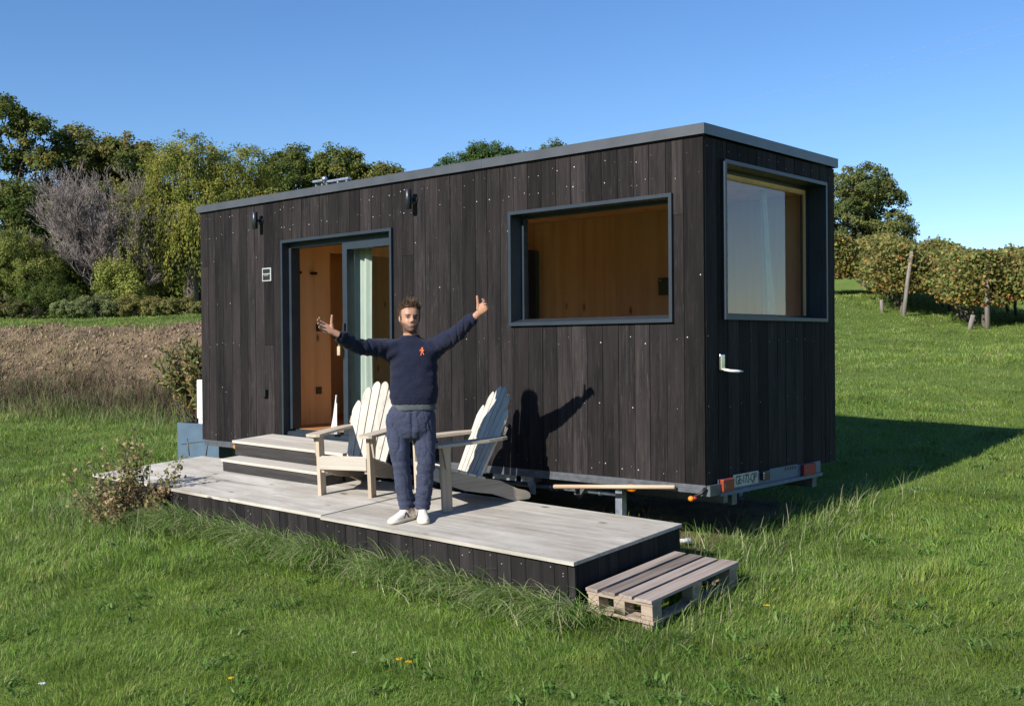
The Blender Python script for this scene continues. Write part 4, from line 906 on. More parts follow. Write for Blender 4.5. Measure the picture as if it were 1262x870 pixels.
tree('broadleaf_tree', 'pale yellow green rounded tree low at the far left', 'tree', at_px(28, 37), [lob(-0.3, 0, 2.3, 1.2, 1.0, 0.95), lob(0.4, 0, 1.5, 1.3, 1.0, 0.95), lob(-0.9, 0, 1.3, 1.0, 1.0, 0.9)], 330, 80, 0.25, 0.085, LGT+OLV[:1], 0.12, GRP)
# bare tree
bt = thing('bare_tree', 'leafless grey purple tree leaning between dark tree and willow', 'tree', at_px(138, 37.5), (0, 0, 0), GRP)
segs = []
def grow(p, d, ln, r_, lev):
    q_ = p; dd = d.copy(); n_ = 3
    for i in range(n_):
        dd = (dd + Vector((rnd.gauss(0, 0.14), rnd.gauss(0, 0.14), rnd.gauss(0.05, 0.1)))).normalized(); e = q_ + dd*ln/n_
        segs.append((q_.copy(), e.copy(), r_*(1-0.25*i/n_), r_*(1-0.25*(i+1)/n_), lev)); q_ = e
        if lev < 5:
            for _ in range(2 if lev > 0 else 3):
                ax = Vector((rnd.gauss(0, 1), rnd.gauss(0, 1), rnd.gauss(0, 0.6))).normalized()
                nd = (dd + ax*rnd.uniform(0.45, 0.95)).normalized(); nd.z = nd.z*0.75+0.34
                if rnd.random() < (0.95 if lev < 3 else 0.84): grow(q_, nd.normalized(), ln*rnd.uniform(0.5, 0.72), r_*0.5, lev+1)
for k, (r_, d_, lean_) in enumerate(((-0.5, 0, -0.32), (0.0, 0.1, -0.05), (0.5, 0.0, 0.2), (0.2, 0.3, 0.4))):
    b0 = AX*r_ + AV*d_; grow(Vector((b0.x, b0.y, -0.1)), (Vector((0, 0, 1)) + AX*lean_ + AV*rnd.uniform(-0.2, 0.2)).normalized(), 2.12, 0.055, 0)
m = MB(); tw = []
for (a, b, ra, rb, lev) in segs:
    if lev <= 1: m.tube([a, b], [ra, rb], 6, 0, None, False)
    else: tw.append((a, b, max(ra, 0.0065), max(rb, 0.0045)))
m.build('trunk', ['bark'], bt)
Aa = np.array([[*a] for a, b, _, _ in tw]); Bb = np.array([[*b] for a, b, _, _ in tw]); ra = np.array([q_[2] for q_ in tw])[:, None]; rb = np.array([q_[3] for q_ in tw])[:, None]
dr = unit(Bb-Aa); s1_ = unit(np.cross(dr, rng.normal(0, 1, dr.shape))); s2_ = np.cross(dr, s1_)
V = []; 
for k in range(3):
    c_, s_ = math.cos(2*math.pi*k/3), math.sin(2*math.pi*k/3); o_ = s1_*c_+s2_*s_; V += [Aa+o_*ra, Bb+o_*rb]
V = np.stack(V, 1).reshape(-1, 3); i = np.arange(len(tw))[:, None]*6
F = np.concatenate([i+0, i+1, i+3, i+2, i+2, i+3, i+5, i+4, i+4, i+5, i+1, i+0], 1).ravel()
np_mesh('twigs', V, F, np.full(3*len(tw), 4), 'twig', bt, np.repeat(pick([(0.24, 0.20, 0.20), (0.31, 0.26, 0.255), (0.18, 0.15, 0.15), (0.36, 0.31, 0.29)], len(tw), 0.2), 6, 0))
# willow
wl = thing('willow_tree', 'large yellow green weeping willow beside the cabin left end', 'tree', at_px(238, 38), (0, 0, 0), GRP)
WLB = [lob(-0.2, 0, 5.3, 1.5, 1.4, 1.1), lob(1.6, 0.3, 4.9, 1.4, 1.4, 1.1), lob(-1.4, 0, 3.8, 1.3, 1.3, 1.1), lob(0.7, -0.5, 3.6, 2.0, 1.4, 1.2), lob(2.4, 0, 3.4, 1.1, 1.2, 1.2), lob(-2.1, 0, 2.4, 0.9, 1.0, 0.9)]
WC = [(0.150, 0.155, 0.040), (0.19, 0.18, 0.05), (0.115, 0.125, 0.033), (0.085, 0.10, 0.028), (0.17, 0.15, 0.045)]
(V1, F1, L1, C1), cl = crown_clumps(WLB, 480, 80, 0.30, 0.09, WC, 0.5)
ns = 2700; li = rng.integers(0, len(WLB), ns); lo = np.array(WLB)[li]; d = unit(rng.normal(0, 1, (ns, 3))); d[:, 2] = np.abs(d[:, 2])*0.5-0.1
stp = lo[:, :3] + d*lo[:, 3:6]*rng.uniform(0.7, 1.08, (ns, 1)); ln = np.minimum(rng.uniform(0.8, 2.8, ns), stp[:, 2]-0.15)
kk = 26; tt = rng.uniform(0, 1, (ns, kk)); outw = d*np.array([1, 1, 0])
P = stp[:, None, :] + outw[:, None, :]*(0.35*tt*(1-0.4*tt))[:, :, None]; P[:, :, 2] -= tt*ln[:, None]; P += rng.normal(0, 0.035, P.shape)
sc_ = np.repeat((pick(WC, ns, 0.25)*np.array([1.58, 1.68, 1.30]))[:, None, :], kk, 1).reshape(-1, 3)*rng.uniform(0.8, 1.2, (ns*kk, 1)); P = P.reshape(-1, 3)
ax = np.tile(np.array([[0.0, 0.0, -1.0]]), (len(P), 1))
V2 = leaf_quads(P, rng.uniform(0.08, 0.15, len(P)), np.repeat(outw, kk, 0)+np.array([0, 0, 0.3]), 0.26, sc_, 0, ax)
A = join_np([(V1, F1, L1, C1), V2]); np_mesh('crown', A[0], A[1], A[2], 'leaf', wl, A[3])
m = MB(); limb(m, (0, 0, -0.2), (0.1, 0, 3.0), 0.28, 0.17, 0.04)
for l in WLB: limb(m, (0.1, 0, 2.2+rnd.random()), l[:3], 0.13, 0.03)
m.build('trunk', ['bark'], wl)
# trees behind the cabin roof
tree('broadleaf_tree', 'dark tree rising above the left part of the cabin roof', 'tree', at_px(358, 46, -0.95), [lob(0, 0, 6.4, 1.5, 1.3, 1.3), lob(-1.0, 0, 5.0, 1.4, 1.3, 1.3), lob(1.2, 0, 5.2, 1.4, 1.3, 1.4), lob(0, 0.3, 3.6, 2.2, 1.5, 1.6)], 420, 60, 0.36, 0.17, DKG+OLV[:1], 0.2, GRP)
tree('broadleaf_tree', 'olive green tree above the cabin roof, right of the dark one', 'tree', at_px(425, 46, -0.85), [lob(-0.2, 0, 6.3, 1.3, 1.3, 1.2), lob(1.3, 0.2, 5.9, 1.3, 1.2, 1.1), lob(-0.9, 0.2, 5.0, 1.3, 1.2, 1.2), lob(0.5, 0, 4.4, 1.9, 1.4, 1.5)], 400, 62, 0.36, 0.17, OLV, 0.18, GRP)
tree('broadleaf_tree', 'small rounded olive tree last in the group over the roof', 'tree', at_px(482, 47, -0.5), [lob(0, 0, 5.5, 1.1, 1.1, 0.9), lob(-0.5, 0, 4.6, 1.2, 1.2, 1.1), lob(0.6, 0, 4.4, 1.1, 1.1, 1.0)], 230, 60, 0.34, 0.17, OLV+LGT[:1], 0.14, GRP)
tree('pine_tree', 'deep green flat topped pine over the middle of the roof', 'tree', at_px(596, 62, -0.1), [lob(-1.4, 0, 7.4, 1.3, 1.3, 0.9), lob(0.3, 0, 8.0, 1.6, 1.4, 0.9), lob(1.7, 0.3, 7.9, 1.2, 1.2, 0.7), lob(-2.6, 0, 6.6, 0.9, 0.9, 0.8), lob(0.5, 0, 6.5, 2.2, 1.5, 1.2)], 420, 55, 0.36, 0.16, [(0.035, 0.062, 0.024), (0.048, 0.078, 0.03), (0.062, 0.088, 0.032)], 0.2, GRP)
tree('bare_tree', 'small thin tree beside the pine above the roof line', 'tree', at_px(532, 62), [lob(0, 0, 6.4, 0.8, 0.8, 0.8), lob(0.8, 0, 6.7, 0.5, 0.5, 0.6)], 70, 30, 0.3, 0.12, BRN, 0.12, GRP)
tree('broadleaf_tree', 'small dark treetop peeking over the roof right of the pine', 'tree', at_px(684, 66, -0.72), [lob(0, 0, 9.3, 0.8, 0.8, 0.7), lob(0.5, 0, 8.3, 0.9, 0.9, 0.8), lob(-0.9, 0, 8.4, 0.6, 0.6, 0.6)], 110, 45, 0.34, 0.16, DKG, 0.15, GRP)
tree('oak_tree', 'solitary spreading oak behind the vineyard at the cabin right edge', 'tree', at_px(1062, 55, -2.0), [lob(-0.2, 0, 7.0, 1.7, 1.5, 1.3), lob(1.1, 0, 6.5, 1.2, 1.2, 1.0), lob(-0.9, 0, 5.6, 1.6, 1.5, 1.4), lob(1.2, 0, 4.9, 1.6, 1.4, 1.1), lob(0.2, 0.3, 4.0, 2.2, 1.6, 1.3), lob(2.0, 0, 3.9, 0.9, 0.9, 0.8), lob(-1.6, 0, 4.0, 1.3, 1.2, 1.2)], 520, 60, 0.36, 0.17, [(0.075, 0.090, 0.035), (0.10, 0.108, 0.045), (0.058, 0.072, 0.03), (0.12, 0.115, 0.048)], 0.24)
# far wood closing the gaps between the trunks
acc = []
for px in range(-260, 760, 13):
    b = at_px(px, 53+rnd.uniform(-2, 2)); h_ = rnd.uniform(2.6, 4.2)
    (V, F, L, C), _ = crown_clumps([(b[0], b[1], b[2]+h_*0.45, 0.9, 0.9, h_*0.55)], 80, 60, 0.42, 0.17, DKG+OLV[:1], 0.7, 0.3); acc.append((V, F, L, C))
A = join_np(acc); o = np_mesh('far_wood', A[0], A[1], A[2], 'leaf', None, A[3]); tag(o, 'dense dark woodland edge behind the nearer trees', 'wood', kind='stuff')
# undergrowth at the wood edge
def bush(name, label, cat, px, dist, w, h, cols, lsize=0.08, ncl=120, nl=60, group=None, aspect=0.6):
    b = at_px(px, dist, -0.05); return tree(name, label, cat, b, [lob(-w*0.28, 0, h*0.45, w*0.32, w*0.3, h*0.5), lob(w*0.25, 0, h*0.4, w*0.32, w*0.3, h*0.45), lob(0, 0.2, h*0.55, w*0.35, w*0.3, h*0.45)], ncl, nl, h*0.16, lsize, cols, 0.035, group, 0.4, 1, aspect, 0.2)
UG = 'bushes along the wood edge'
SAGE = [(0.14, 0.155, 0.085), (0.19, 0.20, 0.125), (0.10, 0.12, 0.06)]
bush('bush', 'dark green reedy bush below the pale round tree', 'bush', 62, 36, 1.9, 1.5, [(0.07, 0.095, 0.03), (0.09, 0.11, 0.035), (0.055, 0.075, 0.025)], 0.12, 150, 60, UG, 0.25)
bush('bush', 'pale sage grey bush at the foot of the bare tree', 'bush', 92, 35.4, 1.3, 0.75, SAGE, 0.07, 110, 60, UG)
bush('bush', 'grey green bush left of the willow foot', 'bush', 125, 35.6, 1.4, 0.9, SAGE[:1]+[(0.09, 0.10, 0.06)], 0.07, 110, 60, UG)
bush('bush', 'straw coloured bush under the willow left side', 'bush', 178, 35.6, 1.6, 0.85, [(0.19, 0.165, 0.075), (0.14, 0.125, 0.055)], 0.08, 110, 60, UG)
bush('bush', 'bright leafy sapling at the willow left flank', 'bush', 150, 36.2, 1.4, 2.1, [(0.15, 0.165, 0.05), (0.19, 0.19, 0.06)], 0.12, 90, 45, UG)
bush('bush', 'low tan bush under the willow right side beside the cabin', 'bush', 228, 35.6, 1.7, 0.7, [(0.16, 0.14, 0.065), (0.12, 0.12, 0.05)], 0.08, 100, 55, UG)
bush('bush', 'dark low bush at the extreme left of the bank top', 'bush', 6, 35.4, 1.6, 0.9, [(0.06, 0.07, 0.03), (0.10, 0.09, 0.045)], 0.09, 110, 50, UG)
# shrub at the deck corner
sx, sy = -5.28, -2.0; sz = float(ground_z(sx, sy))
sh = thing('shrub', 'scraggly half dry shrub at the front left deck corner', 'shrub', (sx, sy, sz-0.02))
m = MB(); tips = []
for k in range(46):
    a = rnd.uniform(0, 2*math.pi); sp = rnd.uniform(0.05, 0.56)*(1.25 if rnd.random() < 0.25 else 0.85); h_ = rnd.uniform(0.2, 0.84)*(1.1-0.45*sp)
    d_ = AX*math.cos(a)*sp*1.15 + AV*math.sin(a)*sp*0.6; tip = Vector((d_.x, d_.y, h_)); limb(m, (d_.x*0.2, d_.y*0.2, 0), tip, 0.006, 0.0022, 0.15, 5); tips.append((tip, d_))
m.build('stems', ['bark'], sh)
P = []; 
for tip, d_ in tips:
    base_ = Vector((d_.x*0.2, d_.y*0.2, 0)); n_ = rnd.randint(40, 110)
    for _ in range(n_):
        t = rnd.uniform(0.3, 1.05); p = base_.lerp(tip, t); P.append((p.x+rnd.gauss(0, 0.04), p.y+rnd.gauss(0, 0.04), max(0.02, p.z+rnd.gauss(0, 0.035))))
P = np.array(P); N = len(P); low = P[:, 2] < 0.42
cs_ = np.where(low[:, None] & (rng.uniform(0, 1, (N, 1)) < 0.65), pick([(0.36, 0.25, 0.135), (0.28, 0.20, 0.11), (0.44, 0.33, 0.19)], N), pick([(0.24, 0.25, 0.10), (0.18, 0.20, 0.06), (0.31, 0.30, 0.15), (0.37, 0.31, 0.15), (0.33, 0.24, 0.12)], N))
V, F, L, C = leaf_quads(P, rng.uniform(0.024, 0.058, N), None, 0.62, cs_); np_mesh('leaves', V, F, L, 'leaf', sh, C)
# oleander in the planter
ol = thing('oleander', 'tall leafy oleander growing out of the blue grey planter', 'potted plant', (-8.12, 0.70, 0.085))
m = MB(); P = []; axs = []
for k in range(52):
    a = rnd.uniform(0, 2*math.pi); sp = rnd.uniform(0.1, 0.62); d_ = AX*math.cos(a)*sp*0.8 + AV*math.sin(a)*sp*0.6 - AX*0.34; h_ = rnd.uniform(0.55, 1.15)*(1.1-0.3*sp); tip = Vector((d_.x, d_.y, h_))
    b0 = Vector((rnd.uniform(-0.22, 0.10), rnd.uniform(-0.12, 0.12), -0.02)); limb(m, b0, tip, 0.008, 0.003, 0.08, 5)
    for _ in range(rnd.randint(30, 52)):
        t = rnd.uniform(0.28, 1.03); p = b0.lerp(tip, t); dr = Vector((rnd.gauss(0, 1), rnd.gauss(0, 1), rnd.gauss(0.9, 0.5))).normalized(); p = p + dr*0.05; P.append(p[:]); axs.append(dr[:])
m.build('stems', ['bark'], ol); P = np.array(P); kx = (P[:, 0]*0.745+P[:, 1]*0.667) < -0.02; P = P[kx]; axs = list(np.array(axs)[kx]); N = len(P)
V, F, L, C = leaf_quads(P, rng.uniform(0.08, 0.16, N), None, 0.24, pick([(0.20, 0.23, 0.08), (0.26, 0.27, 0.11), (0.15, 0.18, 0.06), (0.33, 0.27, 0.12), (0.29, 0.18, 0.09)], N), 0, np.array(axs)); np_mesh('leaves', V, F, L, 'leaf', ol, C)

# ------------------------------------------------------------------ vineyard
RD = Vector((-0.49, 0.872, 0)).normalized(); PP = Vector((-8.44, 24.67, 0)); PS = Vector((3.13, -2.10, 0))
VC = [(0.135, 0.160, 0.048), (0.105, 0.135, 0.038), (0.17, 0.18, 0.055), (0.20, 0.175, 0.06), (0.22, 0.15, 0.055), (0.14, 0.115, 0.045), (0.085, 0.11, 0.034), (0.15, 0.18, 0.05)]
VY = [(0.44, 0.32, 0.06), (0.36, 0.20, 0.06), (0.30, 0.115, 0.05)]
vg = 'vines in rows on the slope'
for row in range(-3, 4):
    e0 = PP + PS*row
    for k in range(9):
        p = e0 + RD*(0.45+1.05*k+rnd.uniform(-0.15, 0.15)); gz = float(ground_z(p.x, p.y))
        rown = {-3: 'far left row behind the cabin', -2: 'row hidden furthest left', -1: 'row nearest the cabin corner', 0: 'row of the leaning left post', 1: 'row of the right post', 2: 'row at the right frame edge', 3: 'row just off the right edge'}[row]
        ordn = ('front', 'second', 'third', 'fourth', 'fifth', 'sixth', 'seventh', 'eighth', 'last')[k]
        t = thing('grapevine', f'{ordn} autumn grapevine of the {rown}', 'grapevine', (p.x, p.y, gz-0.03), (0, 0, 0), vg)
        m = MB(); tp = Vector((rnd.uniform(-0.08, 0.08), rnd.uniform(-0.08, 0.08), 0.62)); limb(m, (0, 0, 0), tp, 0.055, 0.045, 0.12, 6)
        for s in (-1, 1): limb(m, tp, tp+RD*s*0.5+Vector((0, 0, 0.12)), 0.028, 0.012, 0.1, 4)
        for _ in range(7): limb(m, tp+RD*rnd.uniform(-0.45, 0.45), tp+RD*rnd.uniform(-0.55, 0.55)+Vector((rnd.uniform(-0.2, 0.2), rnd.uniform(-0.2, 0.2), rnd.uniform(0.7, 1.3))), 0.008, 0.004, 0.08, 4)
        m.build('trunk', ['bark'], t)
        N = 4600 if k < 3 else 2300
        sgm = rng.uniform(-0.62, 0.62, N); perp = Vector((RD.y, -RD.x, 0)); zz = 0.58+1.52*rng.beta(1.6, 1.2, N)
        top = 1.94+0.10*vnoise(sgm*3+row*9+k*5, sgm*0, 0.7, 61); zz = np.minimum(zz, top+rng.normal(0, 0.06, N))
        wd = 0.20+0.30*np.sin(np.clip((zz-0.3)/1.7, 0, 1)*math.pi)*(0.55+0.8*vnoise(sgm+k*3.1, zz+row*4.7, 0.4, 62))
        pp_ = np.clip(rng.normal(0, 1, N), -1.9, 1.9)*wd*1.15
        P = np.stack([RD.x*sgm+perp.x*pp_, RD.y*sgm+perp.y*pp_, zz], 1)
        cv_ = pick(VC, N, 0.3)*1.45*(0.75+0.5*vnoise(sgm*2.5+k*7, zz*2.5+row*3, 0.5, 66))[:, None]; yl = rng.uniform(0, 1, N) < np.where(zz < 0.95, 0.26, 0.07)*(0.4+1.4*vnoise(sgm*2+k, zz*2+row, 0.6, 63)); cv_[yl] = pick(VY, int(yl.sum()), 0.2)
        for _ in range(5):
            s0 = rnd.uniform(-0.6, 0.6); n3 = 26; tt_ = np.linspace(0, 1, n3); hx_ = rnd.uniform(-0.25, 0.25); P3 = np.stack([RD.x*s0+perp.x*hx_*tt_, RD.y*s0+perp.y*hx_*tt_, 1.75+rnd.uniform(0.2, 0.42)*tt_], 1) + rng.normal(0, 0.035, (n3, 3)); P[rng.integers(0, N, n3)] = P3
        V, F, L, C = leaf_quads(P, rng.uniform(0.055, 0.125, N), np.tile([[0, 0, 0.5]], (N, 1)), 0.9, cv_); np_mesh('foliage', V, F, L, 'leaf', t, C)
def vpost(px_base, px_top, label, rad, rowi):
    p = PP + PS*rowi + (Vector((0, 0, 0))); gz = float(ground_z(p.x, p.y))
    m = MB(); tx = AX*px_top[0]; m.tube([(p.x, p.y, gz-0.2), (p.x+tx.x*0.5, p.y+tx.y*0.5, gz+px_top[1]*0.5), (p.x+tx.x, p.y+tx.y, gz+px_top[1])], [rad, rad*0.95, rad*0.85], 9)
    o = m.build('vineyard_post', ['post']); tag(o, label, 'post', 'vineyard end posts')
vpost(0, (0.27, 1.92), 'leaning grey wooden post at the left row end', 0.065, 0)
vpost(0, (-0.02, 1.98), 'upright grey wooden post among leaves at the right row end', 0.07, 1)
m = MB(); p = PP + PS*1 + AX*-0.5; gz = float(ground_z(p.x, p.y)); m.tube([(p.x, p.y, gz-0.1), (p.x+0.1, p.y+0.05, gz+0.38)], [0.07, 0.06], 9); o = m.build('vineyard_post', ['post']); tag(o, 'short broken grey stump beside the upright vineyard post', 'post', 'vineyard end posts')
m = MB(); p = PP + AX*-0.55+AV*0.2; gz = float(ground_z(p.x, p.y)); m.tube([(p.x, p.y, gz-0.1), (p.x-0.03, p.y, gz+0.36)], [0.06, 0.05], 9); o = m.build('vineyard_post', ['post']); tag(o, 'short grey stump left of the leaning vineyard post', 'post', 'vineyard end posts')

# ------------------------------------------------------------------ flowers
def dandelion(px, dist_xy, label, colr, r_=0.02, hgt=0.075, name='dandelion', group=None):
    x, y = dist_xy; z = float(ground_z(x, y))
    t = thing(name, label, 'flower', (x, y, z), (0, 0, 0), group)
    m = MB(); m.tube([(0, 0, -0.01), (0.004, 0, hgt*0.5), (0, 0.003, hgt)], 0.0018, 6); m.build('stem', ['planter' if False else 'leafstem'], t)
    N = 46; P = np.zeros((N, 3)); a = rng.uniform(0, 2*np.pi, N); rr_ = r_*np.sqrt(rng.uniform(0.02, 1, N)); P[:, 0] = rr_*np.cos(a); P[:, 1] = rr_*np.sin(a); P[:, 2] = hgt+0.006-0.15*rr_
    V, F, L, C = leaf_quads(P, np.full(N, r_*0.8), np.tile([[0, 0, 1.6]], (N, 1)), 0.5, pick([colr], N, 0.15)); np_mesh('petals', V, F, L, 'petal', t, C)
MAT['leafstem'] = plain('flower stem', (0.07, 0.13, 0.03), 0.6)
YEL = (0.75, 0.50, 0.02); WHT = (0.72, 0.72, 0.68)
FL = 'small flowers in the lawn'
dandelion(0, (-0.30, -2.972), 'yellow dandelion, left of the close pair in front of the deck', YEL, group=FL)
dandelion(0, (-0.213, -2.973), 'yellow dandelion, right of the close pair in front of the deck', YEL, 0.022, group=FL)
dandelion(0, (-0.908, -3.743), 'single yellow dandelion near the bottom edge, left of centre', YEL, 0.016, group=FL)
dandelion(0, (1.018, -0.893), 'single yellow dandelion in the lawn right of the pallet', YEL, 0.02, group=FL)
dandelion(0, (-1.816, -4.444), 'small white flower in the bottom left corner', WHT, 0.02, 0.08, 'daisy', group=FL)
dandelion(0, (-0.62, -3.05), 'tiny white flower left of the dandelion pair', WHT, 0.011, 0.07, 'daisy', group=FL)

# ------------------------------------------------------------------ power lines
for k, (y0, y1) in enumerate(((165, 22), (180, 42))):
    def ray_pt(px, py, d_): return CP + (cf + cr*((px-631)/1344.02) - cu*((py-435)/1344.02))*d_
    a = ray_pt(560, y0+38, 150); b = ray_pt(1400, y1-42, 62); pts = []
    for i in range(25):
        t = i/24; p = a.lerp(b, t); p.z -= 1.2*math.sin(math.pi*t); pts.append(p)
    m = MB(); m.tube(pts, 0.007, 5); o = m.build('power_cable', ['cable']); tag(o, ('upper', 'lower')[k]+' thin overhead cable crossing the sky above the cabin', 'cable', 'overhead cables')

# ------------------------------------------------------------------ person (local: x image right, -y towards the viewer, z up)
PF = Vector((-1.890, -1.379, -0.286))
per = None
def remesh(mb, voxel, smooth=2, name='tmp'):
    o = mb.build(name, ['black']); md = o.modifiers.new('r', 'REMESH'); md.mode = 'VOXEL'; md.voxel_size = voxel
    if smooth: s_ = o.modifiers.new('s', 'SMOOTH'); s_.iterations = smooth; s_.factor = 0.5
    dg = bpy.context.evaluated_depsgraph_get(); dg.update(); me = bpy.data.meshes.new_from_object(o.evaluated_get(dg))
    old = o.data; bpy.data.objects.remove(o); bpy.data.meshes.remove(old)
    v = np.zeros(len(me.vertices)*3, np.float32); me.vertices.foreach_get('co', v); v = v.reshape(-1, 3).astype(float)
    L = np.zeros(len(me.polygons), np.int32); me.polygons.foreach_get('loop_total', L); F = np.zeros(len(me.loops), np.int32); me.loops.foreach_get('vertex_index', F)
    bpy.data.meshes.remove(me); return v, F, L
def vnormals(v, F, L):
    q = F.reshape(-1, 4) if (L == 4).all() else None
    n_ = np.zeros_like(v)
    if q is None:
        st_ = np.concatenate([[0], np.cumsum(L)[:-1]]); q = np.stack([F[st_], F[st_+1], F[st_+2], F[st_+2]], 1)
    fn = np.cross(v[q[:, 1]]-v[q[:, 0]], v[q[:, 2]]-v[q[:, 0]])
    for k in range(4): np.add.at(n_, q[:, k], fn)
    return unit(n_)
def rot_about(vec, axis, ang): return Matrix.Rotation(ang, 3, axis) @ vec
HC = Vector((-0.012, -0.005, 1.505)); HYAW, HTILT = R(13), R(3)
HMAT = Matrix.Translation(HC) @ Matrix.Rotation(HYAW, 4, 'Z') @ Matrix.Rotation(HTILT, 4, 'Y') @ Matrix.Rotation(R(-3), 4, 'X')
def hand_geo(mb, wrist, d, nrm, up_sign, curls, spread, thumb_dir):
    """palm+fingers; d along the hand, nrm palm normal; u = across (towards the index finger)"""
    d = Vector(d).normalized(); nrm = Vector(nrm); nrm = (nrm - d*nrm.dot(d)).normalized(); u = d.cross(nrm)*up_sign
    w = Vector(wrist)
    mb.tube([w - d*0.05, w, w+d*0.03, w+d*0.065, w+d*0.092], [(0.021, 0.027), (0.019, 0.027), (0.018, 0.036), (0.016, 0.042), (0.012, 0.038)], 14, up=nrm)
    for k, (off, ln, r_) in enumerate(((0.031, 0.074, 0.0092), (0.011, 0.083, 0.0095), (-0.010, 0.077, 0.0092), (-0.029, 0.060, 0.0082))):
        a = rot_about(d, nrm, -up_sign*spread*(off/0.03)*0.5) if False else (d + u*off*spread*6).normalized()
        ax = a.cross(nrm).normalized(); p = w + d*0.080 + u*off*0.92; pts = [w + d*0.05 + u*off*0.8, p]; dd = a
        for s_, (fr, c_) in enumerate(((0.45, 0.5), (0.31, 0.9), (0.24, 0.7))):
            dd = rot_about(dd, ax, curls[k]*c_); p = p + dd*ln*fr*1.05; pts.append(p)
        pts.append(p + dd*0.004); mb.tube(pts, [r_*1.1, r_*1.08, r_*1.0, r_*0.92, r_*0.8, r_*0.35], 10)
    t = Vector(thumb_dir).normalized(); b = w + d*0.022 + u*0.024 + nrm*0.006
    mid = b + (t*0.7+d*0.25+u*0.15).normalized()*0.042
    mb.tube([b - u*0.012, b, mid, mid + t*0.034, mid + t*0.058, mid+t*0.063], [0.014, 0.0155, 0.0125, 0.0108, 0.009, 0.004], 10)
def fbm(x, y, z, sc, seed=0, octv=2):
    o_ = np.zeros(len(x)); V3 = mnoise.noise
    for k in range(octv):
        f_ = (2**k)/sc; o_ += np.array([V3((a*f_+seed, b*f_, c*f_)) for a, b, c in zip(x, y, z)])*(0.5**k)
    return o_
def make_person():
    per_e = MB(); m = per_e
    # neck, trunk core, arms, legs
    m.tube([(0.01, 0.015, 1.36), (0.0, 0.012, 1.45), (-0.008, 0.006, 1.54), (-0.010, 0.004, 1.58)], [0.075, 0.058, 0.054, 0.05], 18)
    m.rings([(0.0, 0, 0.80, 0.10, 0.08), (0.0, 0, 0.9, 0.13, 0.085), (0.01, 0, 1.0, 0.15, 0.10), (0.02, 0, 1.2, 0.165, 0.105), (0.02, 0, 1.34, 0.17, 0.10), (0.01, 0.01, 1.42, 0.10, 0.07)], 24)
    AL = [(-0.10, 0.0, 1.345), (-0.20, -0.01, 1.380), (-0.405, -0.13, 1.395), (-0.575, -0.30, 1.500)]
    AR = [(0.12, 0.0, 1.345), (0.215, -0.01, 1.395), (0.36, -0.16, 1.485), (0.515, -0.33, 1.635)]
    for A_ in (AL, AR): m.tube(A_, [0.055, 0.052, 0.042, 0.028], 12)
    for s, kn, an in ((-1, (-0.078, -0.02, 0.45), (-0.045, 0.0, 0.10)), (1, (0.112, -0.03, 0.445), (0.082, -0.01, 0.095))): m.tube([(s*0.08, 0, 0.88), (s*0.095, 0, 0.75), kn, an, (an[0], an[1]-0.01, 0.05)], [0.068, 0.07, 0.052, 0.036, 0.036], 14)
    # head
    hm = MB()
    prof = [(0.000, 0.022, -0.088, -0.055), (0.012, 0.040, -0.099, -0.030), (0.035, 0.054, -0.100, 0.02), (0.06, 0.063, -0.098, 0.052), (0.09, 0.069, -0.096, 0.076), (0.12, 0.073, -0.095, 0.088), (0.15, 0.0755, -0.095, 0.094), (0.18, 0.073, -0.088, 0.092), (0.205, 0.064, -0.072, 0.078), (0.225, 0.046, -0.046, 0.055), (0.238, 0.02, -0.016, 0.026)]
    hm.rings([(0, (f+b)/2, z, w_, (b-f)/2) for z, w_, f, b in prof], 30, p=2.25)
    hm.tube([(0, -0.090, 0.136), (0, -0.101, 0.115), (0, -0.114, 0.092), (0, -0.113, 0.083)], [0.008, 0.0095, 0.0125, 0.010], 10)
    for s in (-1, 1):
        hm.ball((s*0.010, -0.103, 0.084), 0.009, 0.010, 0.008); hm.ball((s*0.077, 0.008, 0.110), 0.009, 0.018, 0.031)
    hm.ball((0, -0.096, 0.054), 0.023, 0.010, 0.007); hm.ball((0, -0.096, 0.047), 0.020, 0.010, 0.006); hm.ball((0, -0.092, 0.018), 0.021, 0.014, 0.015)
    m.add([HMAT @ Vector(q_) for q_ in hm.v], hm.f, 0, 0.5)
    # hands
    hand_geo(m, (-0.592, -0.318, 1.512), (-0.80, -0.22, 0.42), (0.42, -0.85, 0.35), 1, (0.30, 0.38, 0.5, 0.6), 1.0, (0.1, -0.25, 0.97))
    hand_geo(m, (0.530, -0.348, 1.652), (0.52, -0.45, 0.58), (-0.55, -0.80, -0.05), -1, (0.75, 0.85, 0.95, 1.0), 0.6, (-0.12, -0.1, 0.98))
    v, F, L = remesh(m, 0.0042, 2)
    # face sculpt + colours in head space
    inv = HMAT.inverted(); H = np.array(inv.to_3x3()); h = v@H.T + np.array(inv.translation)
    nr = vnormals(v, F, L)
    head = (h[:, 2] > -0.005) & (h[:, 2] < 0.27) & (np.abs(h[:, 0]) < 0.1) & (np.abs(h[:, 1]) < 0.13)
    g = lambda c, s_: np.exp(-(((h-np.array(c))/np.array(s_))**2).sum(1))*head
    disp = -0.008*(g((-0.031, -0.095, 0.117), (0.018, 0.03, 0.011)) + g((0.031, -0.095, 0.117), (0.018, 0.03, 0.011)))
    disp += 0.004*(g((-0.03, -0.095, 0.136), (0.022, 0.03, 0.008)) + g((0.03, -0.095, 0.136), (0.022, 0.03, 0.008)))
    disp += 0.003*(g((-0.042, -0.085, 0.085), (0.018, 0.03, 0.015)) + g((0.042, -0.085, 0.085), (0.018, 0.03, 0.015))) - 0.003*g((0, -0.1, 0.0505), (0.024, 0.03, 0.003))
    v = v + nr*disp[:, None]
